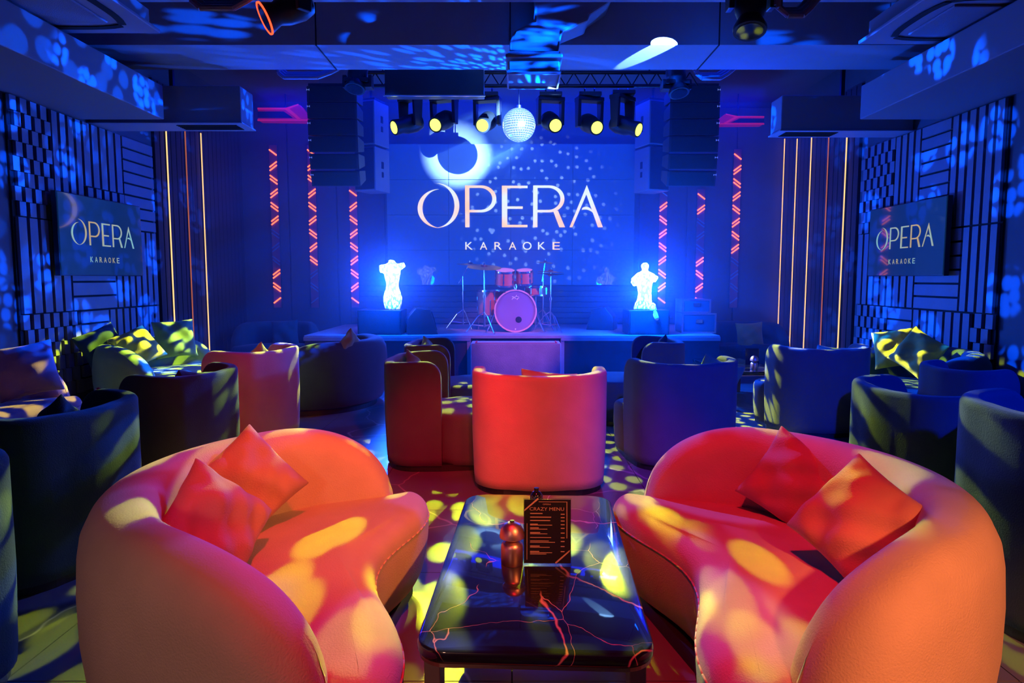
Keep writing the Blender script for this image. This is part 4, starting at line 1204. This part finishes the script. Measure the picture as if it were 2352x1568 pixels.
def mushroom_lamp(p, label, k=1.0):
    t = thing('mushroom_lamp', label, 'lamp', p, 0, 'metal mushroom table lamps')
    MB().lathe([(.001, 0), (.038, 0), (.040, .004), (.040, .062), (.038, .072), (.030, .082), (.015, .089), (.012, .102), (.001, .102)], n=32).build('body', LM, t, smooth='a')
    MB().lathe([(.012, .100), (.038, .094), (.0445, .098), (.0445, .108), (.041, .126), (.031, .143), (.016, .152), (.001, .154)], n=32).build('lamp_shade', LM, t, smooth='a')
    MB().lathe([(.001, .153), (.008, .153), (.008, .159), (.001, .159)], n=12).build('knob', BLACK, t, smooth='a')
    t.scale = (k, k, k); return t


lp = atZ(1176, 1293, .42); mushroom_lamp(lp, 'brushed metal mushroom lamp beside the menu on the front table', .98)
MSH = mat('menu_card', (.02, .012, .03), .4); MPR = mat('menu_print', (.95, .62, .52), .5); ACR = mat('clear_acrylic', (.01, .01, .01), .03, alpha=.18, spec=.8)


def menu_stand(p, rz, w, hh, label, text=True):
    t = thing('menu_stand', label, 'menu', p, rz, 'upright menu holders')
    T = math.radians(-6)
    M = Matrix.Rotation(T, 3, 'X')
    MB().box(M @ Vector((0, 0, hh / 2)), (w - .004, .002, hh - .012), M=M).build('card', MSH, t)
    a = MB(); c = M @ Vector((0, -.004, hh / 2)); a.box(c, (w, .0025, hh), M=M); a.box((0, .03, .002), (w, .07, .003)); a.build('acrylic_holder', ACR, t)
    f = lambda q_: M @ Vector(((q_[0] - .5) * w, -.0022, (1 - q_[1]) * hh))
    mb = MB()
    if text:
        text_mesh(mb, 'CRAZY MENU', f, .49, .165, .05, .72)
        text_mesh(mb, 'OPERA', f, .49, .095, .022, .17)
        Q = lambda x0, y0, x1, y1: mb.add([f(p_) for p_ in ((x0, y0), (x1, y0), (x1, y1), (x0, y1))], [(0, 1, 2, 3)])
        for y, x1 in ((.225, .40), (.28, .58), (.33, .56), (.385, .30), (.40, .60), (.44, .32), (.46, .50), (.51, .35), (.53, .50), (.585, .58), (.635, .53), (.655, .66), (.71, .34), (.73, .55), (.79, .33), (.81, .60), (.83, .48)):
            Q(.14, y, x1, y + .010 if x1 > .45 and y > .35 else y + .014)
        for y in (.235, .285, .335, .39, .445, .515, .585, .64, .715, .79): Q(.78, y, .86, y + .014)
        for pts in (((.02, .20), (.02, .175), (.30, .0), (.32, .02)), ((.68, .98), (.66, .96), (.97, .77), (.97, .795)), ((.07, .38), (.08, .38), (.08, .92), (.07, .92)), ((.90, .06), (.915, .06), (.915, .60), (.90, .60)), ((.32, .055), (.915, .055), (.915, .062), (.32, .062))):
            mb.add([f(p_) for p_ in pts], [(0, 1, 2, 3)])
        mb.build('printing', MPR, t)
    return t


mp_ = atZ(1257, 1297, .42)
menu_stand(mp_, -.02, .168, .235, 'clear stand holding the CRAZY MENU card on the front table')
t = thing('ashtray_bottle', 'small dark rounded bottle behind the menu stand', 'bottle', atZ(1232, 1163, .42))
MB().lathe([(.001, 0), (.026, 0), (.028, .01), (.028, .05), (.02, .066), (.010, .072), (.001, .073)], n=20).build('body', mat('dark_glass', (.01, .008, .01), .05, coat=1), t, smooth='a')
MB().lathe([(.010, .072), (.011, .085), (.001, .086)], n=14).build('cap', BLACK, t, smooth='a')
# the small table behind the black chair: menu, rose in a glass, lamp
mushroom_lamp((-3.0, 4.32, .42), 'small metal lamp beside the rose on the left side table')
menu_stand((-2.88, 4.72, .42), .1, .16, .22, 'dark menu card standing beside the rose', False)
GL = mat('clear_glass', (.9, .95, 1), .02, trans=1)
t = thing('rose_glass', 'single red rose standing in a clear glass on the left side table', 'flower', (-2.80, 4.62, .42))
MB().lathe([(.001, 0), (.03, 0), (.033, .13), (.030, .13), (.027, .006), (.001, .006)], n=20).build('glass', GL, t, smooth='a')
MB().tube([(0, 0, .01), (.0, 0, .12), (-.03, 0, .22)], .003).build('stem', mat('stem_green', (.1, .35, .08), .5), t)
rose = mat('rose_red', (.6, .02, .03), .6); fl_ = MB()
for k in range(9):
    a = k * 2.4; rr = .006 + .0022 * k
    fl_.loft([[Vector((-.03 + rr * math.cos(a + u) * s_, rr * math.sin(a + u) * s_, .22 + z)) for u in (-.7, -.35, 0, .35, .7)] for s_, z in ((.4, -.005), (1.0, .012), (1.15, .035 - .002 * k), (1.25, .042 - .003 * k))], closed=False, cap=False)
fl_.build('blossom', rose, t, smooth=True)
lf = MB()
for a in (0, 2.1, 4.2): lf.add([(-.012, 0, .16), (-.012 + .03 * math.cos(a), .03 * math.sin(a), .175), (-.012 + .055 * math.cos(a), .055 * math.sin(a), .165), (-.012 + .028 * math.cos(a + .5), .028 * math.sin(a + .5), .155)], [(0, 1, 2, 3)])
lf.build('leaf', MATS['stem_green'], t)
menu_stand((-2.90, 6.80, .42), 0, .15, .20, 'dark menu card on the table before the green sofa', False)
mushroom_lamp((2.68, 7.5, .42), 'metal lamp on the long side table at right')
menu_stand((2.78, 7.85, .42), -.2, .15, .20, 'dark menu card on the long side table at right', False)
